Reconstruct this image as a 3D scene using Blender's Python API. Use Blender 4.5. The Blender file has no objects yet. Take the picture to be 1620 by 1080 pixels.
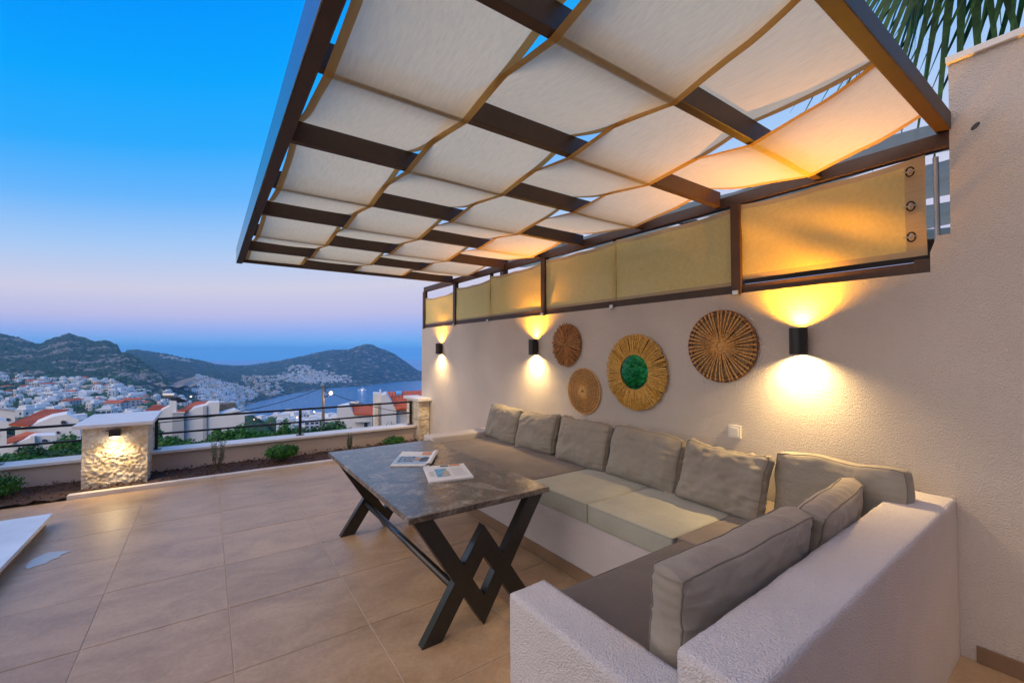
import bpy, bmesh, math, random
from math import sin, cos, tan, pi, radians, atan, atan2, sqrt, exp
from mathutils import Vector, Matrix, noise
import numpy as np

random.seed(7)
S = bpy.context.scene
C = bpy.data.collections.new("terrace_scene"); S.collection.children.link(C)

# ------------------------------------------------------------------ camera
H = 1.45
YAW = 0.6097; PITCH = atan(17 / 690)
cam = bpy.data.cameras.new("camera"); camo = bpy.data.objects.new("camera", cam); C.objects.link(camo)
cam.sensor_width = 36; cam.lens = 690 / 1620 * 36; cam.clip_start = 0.05; cam.clip_end = 40000
camo.location = (0, 0, H); camo.rotation_euler = (pi / 2 + PITCH, 0, -YAW)
S.camera = camo

# ------------------------------------------------------------------ sky (dusk: blue overhead, lavender band, blue at the horizon,
# the afterglow of the sunset behind the camera)
W = bpy.data.worlds.new("World"); S.world = W; W.use_nodes = True
nt = W.node_tree; nt.nodes.clear()
def N(t, **k):
    n = nt.nodes.new(t)
    for a, b in k.items(): setattr(n, a, b)
    return n
tc = N('ShaderNodeTexCoord'); nrm = N('ShaderNodeVectorMath', operation='NORMALIZE')
nt.links.new(tc.outputs['Generated'], nrm.inputs[0])
sep = N('ShaderNodeSeparateXYZ'); nt.links.new(nrm.outputs[0], sep.inputs[0])
# elevation as seen, bent a little by azimuth as the band of the anti-twilight tilts
az = N('ShaderNodeMath', operation='MULTIPLY_ADD'); az.inputs[1].default_value = -0.58; az.inputs[2].default_value = 0.93
nt.links.new(sep.outputs['X'], az.inputs[0])
cl = N('ShaderNodeClamp'); cl.inputs['Min'].default_value = 0.40; cl.inputs['Max'].default_value = 1.12; nt.links.new(az.outputs[0], cl.inputs[0])
el0 = N('ShaderNodeMath', operation='MULTIPLY'); nt.links.new(sep.outputs['Z'], el0.inputs[0]); nt.links.new(cl.outputs[0], el0.inputs[1])
ramp = N('ShaderNodeValToRGB'); nt.links.new(el0.outputs[0], ramp.inputs[0])
cr = ramp.color_ramp
def srgb(r, g, b):
    f = lambda c: (c / 255 / 12.92) if c / 255 <= 0.04045 else ((c / 255 + 0.055) / 1.055) ** 2.4
    return (f(r), f(g), f(b), 1)
stops = [(0.0, (95, 190, 255)), (0.014, (118, 188, 255)), (0.036, (160, 186, 248)), (0.065, (200, 198, 236)), (0.11, (216, 213, 232)),
         (0.18, (172, 206, 248)), (0.26, (105, 184, 255)), (0.34, (45, 172, 255)), (0.43, (8, 166, 255)), (0.54, (0, 148, 255)), (0.75, (30, 130, 245)), (1.0, (60, 125, 235))]
while len(cr.elements) > 1: cr.elements.remove(cr.elements[-1])
for i, (p, c) in enumerate(stops):
    e = cr.elements[0] if i == 0 else cr.elements.new(p)
    e.position = p; e.color = srgb(*c)
# afterglow on the side behind the camera
wd = N('ShaderNodeVectorMath', operation='DOT_PRODUCT'); wd.inputs[1].default_value = (-0.90, -0.10, 0.43)
nt.links.new(nrm.outputs[0], wd.inputs[0])
mr = N('ShaderNodeMapRange', interpolation_type='SMOOTHSTEP'); mr.inputs['From Min'].default_value = 0.32; mr.inputs['From Max'].default_value = 1.0
nt.links.new(wd.outputs['Value'], mr.inputs['Value'])
mix = N('ShaderNodeMix', data_type='RGBA'); mix.inputs[7].default_value = (2.15, 1.83, 1.68, 1)
nt.links.new(mr.outputs[0], mix.inputs[0]); nt.links.new(ramp.outputs[0], mix.inputs[6])
bg = N('ShaderNodeBackground'); bg.inputs[1].default_value = 1.0; nt.links.new(mix.outputs[2], bg.inputs[0])
wo = N('ShaderNodeOutputWorld'); nt.links.new(bg.outputs[0], wo.inputs[0])

S.view_settings.view_transform = 'Standard'; S.view_settings.look = 'None'
S.view_settings.exposure = 0.0; S.view_settings.gamma = 1.0; S.view_settings.use_curve_mapping = False
S.render.engine = 'CYCLES'; S.cycles.use_denoising = True
S.cycles.max_bounces = 8; S.cycles.transparent_max_bounces = 12; S.cycles.volume_bounces = 1
S.cycles.sample_clamp_indirect = 4.0; S.cycles.caustics_reflective = False; S.cycles.caustics_refractive = False

# ------------------------------------------------------------------ materials
def newmat(name):
    m = bpy.data.materials.new(name); m.use_nodes = True
    t = m.node_tree; b = t.nodes['Principled BSDF']; return m, t, b
def mat(name, col, rough=0.7, metal=0.0, var=0.0, vscale=6.0, bump=0.0, bscale=60.0, col2=None, spec=0.5, detail=4.0, stretch=None, bdist=0.01, coat=0):
    """base colour with mottled variation + noise bump"""
    m, t, b = newmat(name)
    b.inputs['Base Color'].default_value = (*col, 1); b.inputs['Roughness'].default_value = rough; b.inputs['Metallic'].default_value = metal
    b.inputs['Specular IOR Level'].default_value = spec
    if coat: b.inputs['Coat Weight'].default_value = coat; b.inputs['Coat Roughness'].default_value = 0.1
    tcn = t.nodes.new('ShaderNodeTexCoord'); src = tcn.outputs['Object']
    if stretch:
        mp = t.nodes.new('ShaderNodeMapping'); mp.inputs['Scale'].default_value = stretch; t.links.new(src, mp.inputs[0]); src = mp.outputs[0]
    if var or col2:
        n = t.nodes.new('ShaderNodeTexNoise'); n.inputs['Scale'].default_value = vscale; n.inputs['Detail'].default_value = detail; n.inputs['Roughness'].default_value = 0.62
        t.links.new(src, n.inputs['Vector'])
        r = t.nodes.new('ShaderNodeValToRGB'); r.color_ramp.elements[0].position = 0.32; r.color_ramp.elements[1].position = 0.68
        c2 = col2 if col2 else tuple(min(1, c * (1 + var)) for c in col)
        c1 = col if col2 else tuple(c * (1 - var) for c in col)
        r.color_ramp.elements[0].color = (*c1, 1); r.color_ramp.elements[1].color = (*c2, 1)
        t.links.new(n.outputs['Fac'], r.inputs[0]); t.links.new(r.outputs[0], b.inputs['Base Color'])
    if bump:
        n2 = t.nodes.new('ShaderNodeTexNoise'); n2.inputs['Scale'].default_value = bscale; n2.inputs['Detail'].default_value = 3
        t.links.new(src, n2.inputs['Vector'])
        bp = t.nodes.new('ShaderNodeBump'); bp.inputs['Strength'].default_value = bump; bp.inputs['Distance'].default_value = bdist
        t.links.new(n2.outputs['Fac'], bp.inputs['Height']); t.links.new(bp.outputs[0], b.inputs['Normal'])
    return m

def stucco(name, col, strength=0.75, scale=1.0):
    m, t, b = newmat(name); b.inputs['Roughness'].default_value = 0.92; b.inputs['Specular IOR Level'].default_value = 0.2
    g = t.nodes.new('ShaderNodeTexCoord').outputs['Object']
    n = t.nodes.new('ShaderNodeTexNoise'); n.inputs['Scale'].default_value = 95 * scale; n.inputs['Detail'].default_value = 3.5; n.inputs['Distortion'].default_value = 0.6
    v = t.nodes.new('ShaderNodeTexVoronoi'); v.inputs['Scale'].default_value = 120 * scale; v.feature = 'SMOOTH_F1'
    w = t.nodes.new('ShaderNodeTexNoise'); w.inputs['Scale'].default_value = 1.3; w.inputs['Detail'].default_value = 5
    for q in (n, v, w): t.links.new(g, q.inputs['Vector'])
    a = t.nodes.new('ShaderNodeMath'); a.operation = 'MULTIPLY_ADD'; a.inputs[1].default_value = -0.55
    t.links.new(v.outputs['Distance'], a.inputs[0]); t.links.new(n.outputs['Fac'], a.inputs[2])
    bp = t.nodes.new('ShaderNodeBump'); bp.inputs['Strength'].default_value = strength; bp.inputs['Distance'].default_value = 0.013
    t.links.new(a.outputs[0], bp.inputs['Height']); t.links.new(bp.outputs[0], b.inputs['Normal'])
    r = t.nodes.new('ShaderNodeValToRGB'); r.color_ramp.elements[0].position = 0.3; r.color_ramp.elements[1].position = 0.75
    r.color_ramp.elements[0].color = (*[c * 0.86 for c in col], 1); r.color_ramp.elements[1].color = (*[min(1, c * 1.05) for c in col], 1)
    t.links.new(w.outputs['Fac'], r.inputs[0]); t.links.new(r.outputs[0], b.inputs['Base Color'])
    return m

def fabric_sheet(name, col, trans=0.5, clear=0.05, stripe=900.0, col_t=None, axis='X'):
    """thin woven shade cloth: diffuse + translucent with a fine open weave"""
    m = bpy.data.materials.new(name); m.use_nodes = True; t = m.node_tree; t.nodes.clear()
    out = t.nodes.new('ShaderNodeOutputMaterial')
    g = t.nodes.new('ShaderNodeTexCoord').outputs['Object']
    mp = t.nodes.new('ShaderNodeMapping'); mp.inputs['Scale'].default_value = (60, 6, 60) if axis == 'X' else (30, 30, 30); t.links.new(g, mp.inputs[0])
    n = t.nodes.new('ShaderNodeTexNoise'); n.inputs['Scale'].default_value = 1.6; n.inputs['Detail'].default_value = 4; t.links.new(mp.outputs[0], n.inputs['Vector'])
    n3 = t.nodes.new('ShaderNodeTexNoise'); n3.inputs['Scale'].default_value = 420; n3.inputs['Detail'].default_value = 1; t.links.new(g, n3.inputs['Vector'])
    ad = t.nodes.new('ShaderNodeMath'); ad.operation = 'MULTIPLY_ADD'; ad.inputs[1].default_value = 0.55; t.links.new(n3.outputs['Fac'], ad.inputs[0]); t.links.new(n.outputs['Fac'], ad.inputs[2])
    r = t.nodes.new('ShaderNodeValToRGB'); r.color_ramp.elements[0].position = 0.5; r.color_ramp.elements[1].position = 1.05
    r.color_ramp.elements[0].color = (*[c * 0.92 for c in col], 1); r.color_ramp.elements[1].color = (*[min(1, c * 1.06) for c in col], 1)
    t.links.new(ad.outputs[0], r.inputs[0])
    bp = t.nodes.new('ShaderNodeBump'); bp.inputs['Strength'].default_value = 0.25; bp.inputs['Distance'].default_value = 0.002; t.links.new(n3.outputs['Fac'], bp.inputs['Height'])
    d = t.nodes.new('ShaderNodeBsdfDiffuse'); tr = t.nodes.new('ShaderNodeBsdfTranslucent'); tp = t.nodes.new('ShaderNodeBsdfTransparent')
    t.links.new(r.outputs[0], d.inputs[0]); t.links.new(bp.outputs[0], d.inputs['Normal'])
    if col_t: tr.inputs[0].default_value = (*col_t, 1)
    else: t.links.new(r.outputs[0], tr.inputs[0])
    m1 = t.nodes.new('ShaderNodeMixShader'); m1.inputs[0].default_value = trans; t.links.new(d.outputs[0], m1.inputs[1]); t.links.new(tr.outputs[0], m1.inputs[2])
    m2 = t.nodes.new('ShaderNodeMixShader'); m2.inputs[0].default_value = clear; t.links.new(m1.outputs[0], m2.inputs[1]); t.links.new(tp.outputs[0], m2.inputs[2])
    t.links.new(m2.outputs[0], out.inputs[0])
    return m

def emis(name, col, s):
    m, t, b = newmat(name); b.inputs['Base Color'].default_value = (0.8, 0.8, 0.8, 1)
    b.inputs['Emission Color'].default_value = (*col, 1); b.inputs['Emission Strength'].default_value = s; return m

def foliage(name, c1, c2, rough=0.55):
    m, t, b = newmat(name); b.inputs['Roughness'].default_value = rough
    g = t.nodes.new('ShaderNodeTexCoord').outputs['Object']
    n = t.nodes.new('ShaderNodeTexNoise'); n.inputs['Scale'].default_value = 9; n.inputs['Detail'].default_value = 5; t.links.new(g, n.inputs['Vector'])
    r = t.nodes.new('ShaderNodeValToRGB'); r.color_ramp.elements[0].position = 0.35; r.color_ramp.elements[1].position = 0.7
    r.color_ramp.elements[0].color = (*c1, 1); r.color_ramp.elements[1].color = (*c2, 1)
    t.links.new(n.outputs['Fac'], r.inputs[0]); t.links.new(r.outputs[0], b.inputs['Base Color'])
    tr = t.nodes.new('ShaderNodeBsdfTranslucent'); t.links.new(r.outputs[0], tr.inputs[0])
    mx = t.nodes.new('ShaderNodeMixShader'); mx.inputs[0].default_value = 0.3
    o = t.nodes['Material Output']; t.links.new(b.outputs[0], mx.inputs[1]); t.links.new(tr.outputs[0], mx.inputs[2]); t.links.new(mx.outputs[0], o.inputs[0])
    return m

M = {}
M['stucco'] = stucco('stucco_white', (0.73, 0.665, 0.61), 0.85, 1.75)
M['stucco_bench'] = stucco('stucco_bench', (0.73, 0.69, 0.70), 0.8, 1.75)
M['stucco_grey'] = stucco('stucco_beige', (0.60, 0.50, 0.44), 0.5)
M['marble_cap'] = mat('marble_cap', (0.72, 0.70, 0.68), 0.35, var=0.06, vscale=5, bump=0.1, bscale=40)
M['curb'] = mat('curb_stone', (0.62, 0.56, 0.50), 0.5, var=0.08, vscale=5, bump=0.15, bscale=40)
M['slab_white'] = mat('white_marble', (0.70, 0.72, 0.75), 0.14, var=0.10, vscale=3, bump=0.05, bscale=30)
M['steel'] = mat('dark_brown_steel', (0.055, 0.028, 0.017), 0.5, metal=0.0, var=0.15, vscale=12, bump=0.12, bscale=300, bdist=0.002)
M['table_steel'] = mat('black_steel', (0.02, 0.019, 0.018), 0.42, metal=0.3, bump=0.1, bscale=300, bdist=0.002, var=0.2, vscale=30, coat=0.6)
M['lamp_black'] = mat('lamp_black', (0.012, 0.012, 0.012), 0.4, var=0.1)
M['galv'] = mat('galvanised_pipe', (0.5, 0.5, 0.5), 0.35, metal=0.9, var=0.1)
M['flashing'] = mat('dark_anodised', (0.16, 0.17, 0.19), 0.22, metal=0.9, var=0.08)
M['rail'] = mat('rail_black', (0.012, 0.012, 0.014), 0.35, metal=0.2, var=0.1)
M['cloth_top'] = fabric_sheet('shade_cloth_cream', (0.95, 0.79, 0.49), 0.58, 0.03)
M['cloth_hem'] = fabric_sheet('shade_cloth_hem', (0.56, 0.36, 0.13), 0.28, 0.0)
M['cloth_side'] = fabric_sheet('shade_cloth_side', (0.96, 0.74, 0.28), 0.42, 0.015, axis='N')
M['cloth_green'] = fabric_sheet('shade_cloth_grey_green', (0.42, 0.45, 0.36), 0.5, 0.05)
def cushion_mat(name, col, crease=1.0):
    """woven outdoor fabric: fine cross weave, mottling, and thin folded creases"""
    m, t, b = newmat(name); b.inputs['Roughness'].default_value = 0.88; b.inputs['Specular IOR Level'].default_value = 0.25
    b.inputs['Sheen Weight'].default_value = 0.15; b.inputs['Sheen Roughness'].default_value = 0.5
    g = t.nodes.new('ShaderNodeTexCoord').outputs['Object']
    def ns(sc, det, dist=0.0, st=(1, 1, 1)):
        mp = t.nodes.new('ShaderNodeMapping'); mp.inputs['Scale'].default_value = st; t.links.new(g, mp.inputs[0])
        n = t.nodes.new('ShaderNodeTexNoise'); n.inputs['Scale'].default_value = sc; n.inputs['Detail'].default_value = det; n.inputs['Distortion'].default_value = dist
        t.links.new(mp.outputs[0], n.inputs['Vector']); return n.outputs['Fac']
    def mth(op, a, b_=None, c=None):
        n = t.nodes.new('ShaderNodeMath'); n.operation = op
        for i, v in enumerate((a, b_, c)):
            if v is None: continue
            if isinstance(v, (int, float)): n.inputs[i].default_value = v
            else: t.links.new(v, n.inputs[i])
        return n.outputs[0]
    big = ns(6, 4); fine = ns(330, 2); thr = ns(60, 3, 0, (1, 1, 9))
    c = mth('ADD', mth('MULTIPLY', big, .6), mth('ADD', mth('MULTIPLY', fine, .3), mth('MULTIPLY', thr, .25)))
    r = t.nodes.new('ShaderNodeValToRGB'); r.color_ramp.elements[0].position = .38; r.color_ramp.elements[1].position = .78
    r.color_ramp.elements[0].color = (*[q * .84 for q in col], 1); r.color_ramp.elements[1].color = (*[min(1, q * 1.16) for q in col], 1)
    t.links.new(c, r.inputs[0]); t.links.new(r.outputs[0], b.inputs['Base Color'])
    f1 = mth('ABSOLUTE', mth('SUBTRACT', ns(5.5, 1.5, 1.6, (1, 1, 1.8)), .5)); cr1 = mth('SMOOTH_MIN', mth('MULTIPLY', f1, 9), 1.0, .4)
    msk = mth('MULTIPLY', mth('SUBTRACT', ns(3.1, 1), .42), 5.0); msk = mth('MINIMUM', mth('MAXIMUM', msk, 0.0), 1.0)
    h = mth('ADD', mth('MULTIPLY', mth('MULTIPLY', cr1, msk), .0026 * crease), mth('MULTIPLY', fine, .0006))
    bp = t.nodes.new('ShaderNodeBump'); bp.inputs['Strength'].default_value = 1; bp.inputs['Distance'].default_value = 1.0; t.links.new(h, bp.inputs['Height']); t.links.new(bp.outputs[0], b.inputs['Normal'])
    return m
M['pillow'] = cushion_mat('pillow_taupe', (0.275, 0.25, 0.212))
M['pillow_b'] = cushion_mat('pillow_taupe_warm', (0.29, 0.255, 0.215))
M['piping'] = cushion_mat('piping_taupe', (0.17, 0.145, 0.12))
M['seat_light'] = cushion_mat('seat_beige', (0.375, 0.38, 0.325), .12)
M['seat_dark'] = cushion_mat('seat_brown', (0.185, 0.155, 0.135), .3)
M['seat_dark2'] = cushion_mat('seat_charcoal', (0.115, 0.10, 0.097), .2)
M['paper'] = mat('paper_white', (0.78, 0.78, 0.80), 0.45, var=0.03)
M['ink_blue'] = mat('print_blue', (0.05, 0.22, 0.5), 0.4, var=0.5, vscale=40, col2=(0.15, 0.5, 0.75))
M['ink_lightblue'] = mat('print_light_blue', (0.35, 0.5, 0.7), 0.4, var=0.2, vscale=30)
M['ink_dark'] = mat('print_dark', (0.02, 0.03, 0.06), 0.4, var=0.2)
M['ink_photo'] = mat('print_photo', (0.25, 0.20, 0.10), 0.4, col2=(0.6, 0.6, 0.62), vscale=70)
M['ink_orange'] = mat('print_orange', (0.65, 0.22, 0.08), 0.4, col2=(0.5, 0.3, 0.15), vscale=50)
M['ink_grey'] = mat('print_grey', (0.45, 0.45, 0.5), 0.5)
M['plastic_white'] = mat('switch_white', (0.75, 0.73, 0.68), 0.35)
M['rattan_dark'] = mat('rattan_dark', (0.09, 0.032, 0.014), 0.65, col2=(0.22, 0.085, 0.03), vscale=30)
M['rattan_mid'] = mat('rattan_mid', (0.26, 0.095, 0.028), 0.6, col2=(0.62, 0.30, 0.09), vscale=70)
M['rattan_gold'] = mat('raffia_gold', (0.38, 0.185, 0.03), 0.6, col2=(0.92, 0.56, 0.12), vscale=75)
M['rattan_light'] = mat('rattan_light', (0.42, 0.19, 0.05), 0.6, col2=(0.85, 0.48, 0.15), vscale=70)
M['weave_back'] = mat('woven_backing', (0.24, 0.15, 0.075), 0.8, col2=(0.42, 0.28, 0.14), vscale=90, bump=0.5, bscale=250)  # backing kept darker, painting depth shade between the spokes
mm, tt, bb = newmat('mirror_glass'); bb.inputs['Metallic'].default_value = 1; bb.inputs['Roughness'].default_value = 0.02; bb.inputs['Base Color'].default_value = (0.85, 0.9, 0.87, 1); M['mirror'] = mm
M['soil'] = mat('dark_mulch', (0.035, 0.020, 0.015), 0.95, col2=(0.085, 0.045, 0.033), vscale=60)
M['leaf'] = foliage('leaf_green', (0.02, 0.11, 0.015), (0.07, 0.26, 0.03))
M['leaf_dark'] = foliage('leaf_dark_green', (0.015, 0.07, 0.015), (0.04, 0.15, 0.03))
M['leaf_silver'] = foliage('leaf_silver_green', (0.10, 0.15, 0.10), (0.22, 0.28, 0.18))
M['leaf_mirror'] = foliage('hedge_green', (0.01, 0.22, 0.03), (0.07, 0.60, 0.10))
M['palm'] = foliage('palm_green', (0.015, 0.06, 0.012), (0.05, 0.17, 0.03))
M['bark'] = mat('bark', (0.12, 0.085, 0.06), 0.9, var=0.3, vscale=20, bump=0.5, bscale=40)

def tile_mat(name, k, seed):
    m, t, b = newmat(name); b.inputs['Roughness'].default_value = 0.42
    g = t.nodes.new('ShaderNodeTexCoord').outputs['Object']
    mp = t.nodes.new('ShaderNodeMapping'); mp.inputs['Location'].default_value = (seed * 7.3, seed * 3.1, 0); mp.inputs['Scale'].default_value = (1, 1.6, 1); t.links.new(g, mp.inputs[0])
    n = t.nodes.new('ShaderNodeTexNoise'); n.inputs['Scale'].default_value = 2.6; n.inputs['Detail'].default_value = 8; n.inputs['Roughness'].default_value = 0.68; n.inputs['Distortion'].default_value = 0.5; t.links.new(mp.outputs[0], n.inputs['Vector'])
    r = t.nodes.new('ShaderNodeValToRGB'); r.color_ramp.elements[0].position = 0.30; r.color_ramp.elements[1].position = 0.72
    r.color_ramp.elements[0].color = (0.35 * k, 0.222 * k, 0.122 * k, 1); r.color_ramp.elements[1].color = (0.54 * k, 0.375 * k, 0.228 * k, 1)
    sp = t.nodes.new('ShaderNodeTexNoise'); sp.inputs['Scale'].default_value = 42; sp.inputs['Detail'].default_value = 6; sp.inputs['Roughness'].default_value = .75; t.links.new(g, sp.inputs['Vector'])
    mx_ = t.nodes.new('ShaderNodeMath'); mx_.operation = 'MULTIPLY_ADD'; mx_.inputs[1].default_value = .55; t.links.new(sp.outputs['Fac'], mx_.inputs[0]); sb = t.nodes.new('ShaderNodeMath'); sb.operation = 'SUBTRACT'; sb.inputs[1].default_value = .275; t.links.new(n.outputs['Fac'], mx_.inputs[2]); t.links.new(mx_.outputs[0], sb.inputs[0])
    t.links.new(sb.outputs[0], r.inputs[0]); t.links.new(r.outputs[0], b.inputs['Base Color'])
    rr = t.nodes.new('ShaderNodeMapRange'); rr.inputs['To Min'].default_value = 0.26; rr.inputs['To Max'].default_value = 0.50; t.links.new(n.outputs['Fac'], rr.inputs['Value']); t.links.new(rr.outputs[0], b.inputs['Roughness'])
    n2 = t.nodes.new('ShaderNodeTexNoise'); n2.inputs['Scale'].default_value = 130; n2.inputs['Detail'].default_value = 4; t.links.new(g, n2.inputs['Vector'])
    bp = t.nodes.new('ShaderNodeBump'); bp.inputs['Strength'].default_value = 0.12; bp.inputs['Distance'].default_value = 0.003; t.links.new(n2.outputs['Fac'], bp.inputs['Height']); t.links.new(bp.outputs[0], b.inputs['Normal'])
    return m
TILES = [tile_mat('porcelain_tile_%d' % i, k, i) for i, k in enumerate((1.0, 0.95, 1.05, 0.975))]
M['tile_brown'] = mat('brown_baseboard_tile', (0.24, 0.155, 0.095), 0.4, var=0.15, vscale=6, bump=0.1, bscale=100)
M['grout'] = mat('grout', (0.54, 0.44, 0.33), 0.9, var=0.08, vscale=10)

def marble_dark():
    m, t, b = newmat('brown_grey_marble'); b.inputs['Roughness'].default_value = 0.16
    g = t.nodes.new('ShaderNodeTexCoord').outputs['Object']
    n = t.nodes.new('ShaderNodeTexNoise'); n.inputs['Scale'].default_value = 5.5; n.inputs['Detail'].default_value = 10; n.inputs['Roughness'].default_value = 0.72; n.inputs['Distortion'].default_value = 1.4
    n2 = t.nodes.new('ShaderNodeTexNoise'); n2.inputs['Scale'].default_value = 60; n2.inputs['Detail'].default_value = 4
    for q in (n, n2): t.links.new(g, q.inputs['Vector'])
    a = t.nodes.new('ShaderNodeMath'); a.operation = 'MULTIPLY_ADD'; a.inputs[1].default_value = 0.25; t.links.new(n2.outputs['Fac'], a.inputs[0]); t.links.new(n.outputs['Fac'], a.inputs[2])
    r = t.nodes.new('ShaderNodeValToRGB'); e = r.color_ramp.elements
    e[0].position = 0.42; e[0].color = (0.042, 0.033, 0.028, 1); e[1].position = 0.86; e[1].color = (0.34, 0.31, 0.28, 1)
    q = e.new(0.62); q.color = (0.115, 0.094, 0.08, 1)
    t.links.new(a.outputs[0], r.inputs[0]); t.links.new(r.outputs[0], b.inputs['Base Color'])
    rr = t.nodes.new('ShaderNodeMapRange'); rr.inputs['To Min'].default_value = 0.12; rr.inputs['To Max'].default_value = 0.34; t.links.new(n.outputs['Fac'], rr.inputs['Value']); t.links.new(rr.outputs[0], b.inputs['Roughness'])
    return m
M['marble'] = marble_dark()

def limestone(name, c1, c2):
    m, t, b = newmat(name); b.inputs['Roughness'].default_value = 0.9
    g = t.nodes.new('ShaderNodeTexCoord').outputs['Object']
    n = t.nodes.new('ShaderNodeTexNoise'); n.inputs['Scale'].default_value = 9; n.inputs['Detail'].default_value = 8; n.inputs['Roughness'].default_value = 0.65
    v = t.nodes.new('ShaderNodeTexNoise'); v.inputs['Scale'].default_value = 28; v.inputs['Detail'].default_value = 6
    for q in (n, v): t.links.new(g, q.inputs['Vector'])
    r = t.nodes.new('ShaderNodeValToRGB'); r.color_ramp.elements[0].position = 0.35; r.color_ramp.elements[1].position = 0.62
    r.color_ramp.elements[0].color = (*c1, 1); r.color_ramp.elements[1].color = (*c2, 1)
    t.links.new(n.outputs['Fac'], r.inputs[0]); t.links.new(r.outputs[0], b.inputs['Base Color'])
    bp = t.nodes.new('ShaderNodeBump'); bp.inputs['Strength'].default_value = 0.9; bp.inputs['Distance'].default_value = 0.012; t.links.new(v.outputs['Fac'], bp.inputs['Height']); t.links.new(bp.outputs[0], b.inputs['Normal'])
    return m
M['limestone'] = limestone('rough_limestone', (0.52, 0.41, 0.27), (0.76, 0.69, 0.57))

# ------------------------------------------------------------------ mesh helpers
class MB:
    def __init__(s): s.v = []; s.f = []; s.m = []
    def add(s, vs, fs, mi=0):
        o = len(s.v); s.v += [tuple(v) for v in vs]; s.f += [tuple(i + o for i in f) for f in fs]; s.m += [mi] * len(fs); return s
    def box(s, x0, x1, y0, y1, z0, z1, mi=0):
        return s.add([(x0, y0, z0), (x1, y0, z0), (x1, y1, z0), (x0, y1, z0), (x0, y0, z1), (x1, y0, z1), (x1, y1, z1), (x0, y1, z1)],
                     [(0, 3, 2, 1), (4, 5, 6, 7), (0, 1, 5, 4), (1, 2, 6, 5), (2, 3, 7, 6), (3, 0, 4, 7)], mi)
    def prism(s, poly, ext, mi=0):
        """poly: list of 3D points, ext: extrusion vector"""
        n = len(poly); e = Vector(ext); P = [Vector(p) for p in poly]
        nn = Vector((0, 0, 0))
        for i in range(n): nn += P[i].cross(P[(i + 1) % n])
        if nn.dot(e) > 0: P = P[::-1]
        vs = [tuple(p) for p in P] + [tuple(p + e) for p in P]
        fs = [tuple(range(n)), tuple(range(2 * n - 1, n - 1, -1))] + [(i, i + n, (i + 1) % n + n, (i + 1) % n) for i in range(n)]
        fs = [f if k < 2 else (f[3], f[2], f[1], f[0]) for k, f in enumerate(fs)]
        return s.add(vs, fs, mi)
    def tube(s, pts, r, n=8, mi=0, cap=True, r_end=None):
        pts = [Vector(p) for p in pts]; rings = []; L = len(pts)
        for i, p in enumerate(pts):
            d = (pts[min(i + 1, L - 1)] - pts[max(i - 1, 0)])
            d = d.normalized() if d.length > 1e-9 else Vector((0, 0, 1))
            a = d.orthogonal().normalized() if i == 0 else (pa - d * pa.dot(d)).normalized()
            pa = a; b = d.cross(a)
            rr = r if r_end is None else r + (r_end - r) * i / max(1, L - 1)
            rings.append([p + (a * cos(2 * pi * k / n) + b * sin(2 * pi * k / n)) * rr for k in range(n)])
        vs = [v for q in rings for v in q]
        fs = [(i * n + k, i * n + (k + 1) % n, (i + 1) * n + (k + 1) % n, (i + 1) * n + k) for i in range(L - 1) for k in range(n)]
        if cap: fs += [tuple(range(n - 1, -1, -1)), tuple((L - 1) * n + k for k in range(n))]
        return s.add(vs, fs, mi)
    def loop(s, pts, r, n=6, mi=0):
        return s.tube(list(pts) + [pts[0]], r, n, mi, cap=False)
    def cyl(s, p, r, h, n=24, axis=2, mi=0, r2=None):
        d = [Vector((1, 0, 0)), Vector((0, 1, 0)), Vector((0, 0, 1))][axis] * h
        return s.tube([Vector(p), Vector(p) + d], r, n, mi, r_end=r2)
    def build(s, name, mats, parent=None, origin=None, smooth=False, bevel=0, seg=2, uv=False):
        me = bpy.data.meshes.new(name)
        o0 = Vector(origin) if origin is not None else (root_loc(parent) if parent else Vector((0, 0, 0)))
        me.from_pydata([tuple(Vector(v) - o0) for v in s.v], [], s.f)
        mats = mats if isinstance(mats, (list, tuple)) else [mats]
        for m in mats: me.materials.append(m)
        if len(mats) > 1: me.polygons.foreach_set('material_index', s.m)
        me.update()
        if bevel:
            bm = bmesh.new(); bm.from_mesh(me)
            es = [e for e in bm.edges if len(e.link_faces) == 2 and e.calc_face_angle(0) > 0.5]
            bmesh.ops.bevel(bm, geom=es, offset=bevel, segments=seg, profile=0.6, affect='EDGES', clamp_overlap=True)
            bm.to_mesh(me); bm.free()
        if smooth: me.shade_smooth()
        o = bpy.data.objects.new(name, me); C.objects.link(o)
        if parent: o.parent = parent
        elif origin is not None: o.location = origin
        return o
def root_loc(p):
    l = Vector(p.location)
    while p.parent: p = p.parent; l += Vector(p.location)
    return l
def tag(o, label=None, cat=None, group=None, kind=None):
    if label: o['label'] = label
    if cat: o['category'] = cat
    if group: o['group'] = group
    if kind: o['kind'] = kind
    return o
def thing(name, loc, label, cat, group=None, rz=0):
    o = bpy.data.objects.new(name, None); C.objects.link(o); o.location = loc; o.rotation_euler = (0, 0, rz); o.empty_display_size = 0.1
    return tag(o, label, cat, group)
def copy_tree(o, parent=None):
    c = o.copy(); C.objects.link(c); c.parent = parent
    for ch in list(o.children): copy_tree(ch, c)
    return c
def nz(x, y, z, s=1.0): return noise.noise(Vector((x * s, y * s, z * s)))

# ray helper: real distance + photo direction -> world point (used only to place far things where they stand)
fwd = Vector((sin(YAW) * cos(PITCH), cos(YAW) * cos(PITCH), sin(PITCH))); rgt = Vector((cos(YAW), -sin(YAW), 0)); upv = rgt.cross(fwd)
def at(px, py, depth):
    return Vector((0, 0, H)) + (fwd + rgt * ((px - 810) / 690) + upv * ((540 - py) / 690)) * depth
fh = Vector((sin(YAW), cos(YAW), 0))

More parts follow.
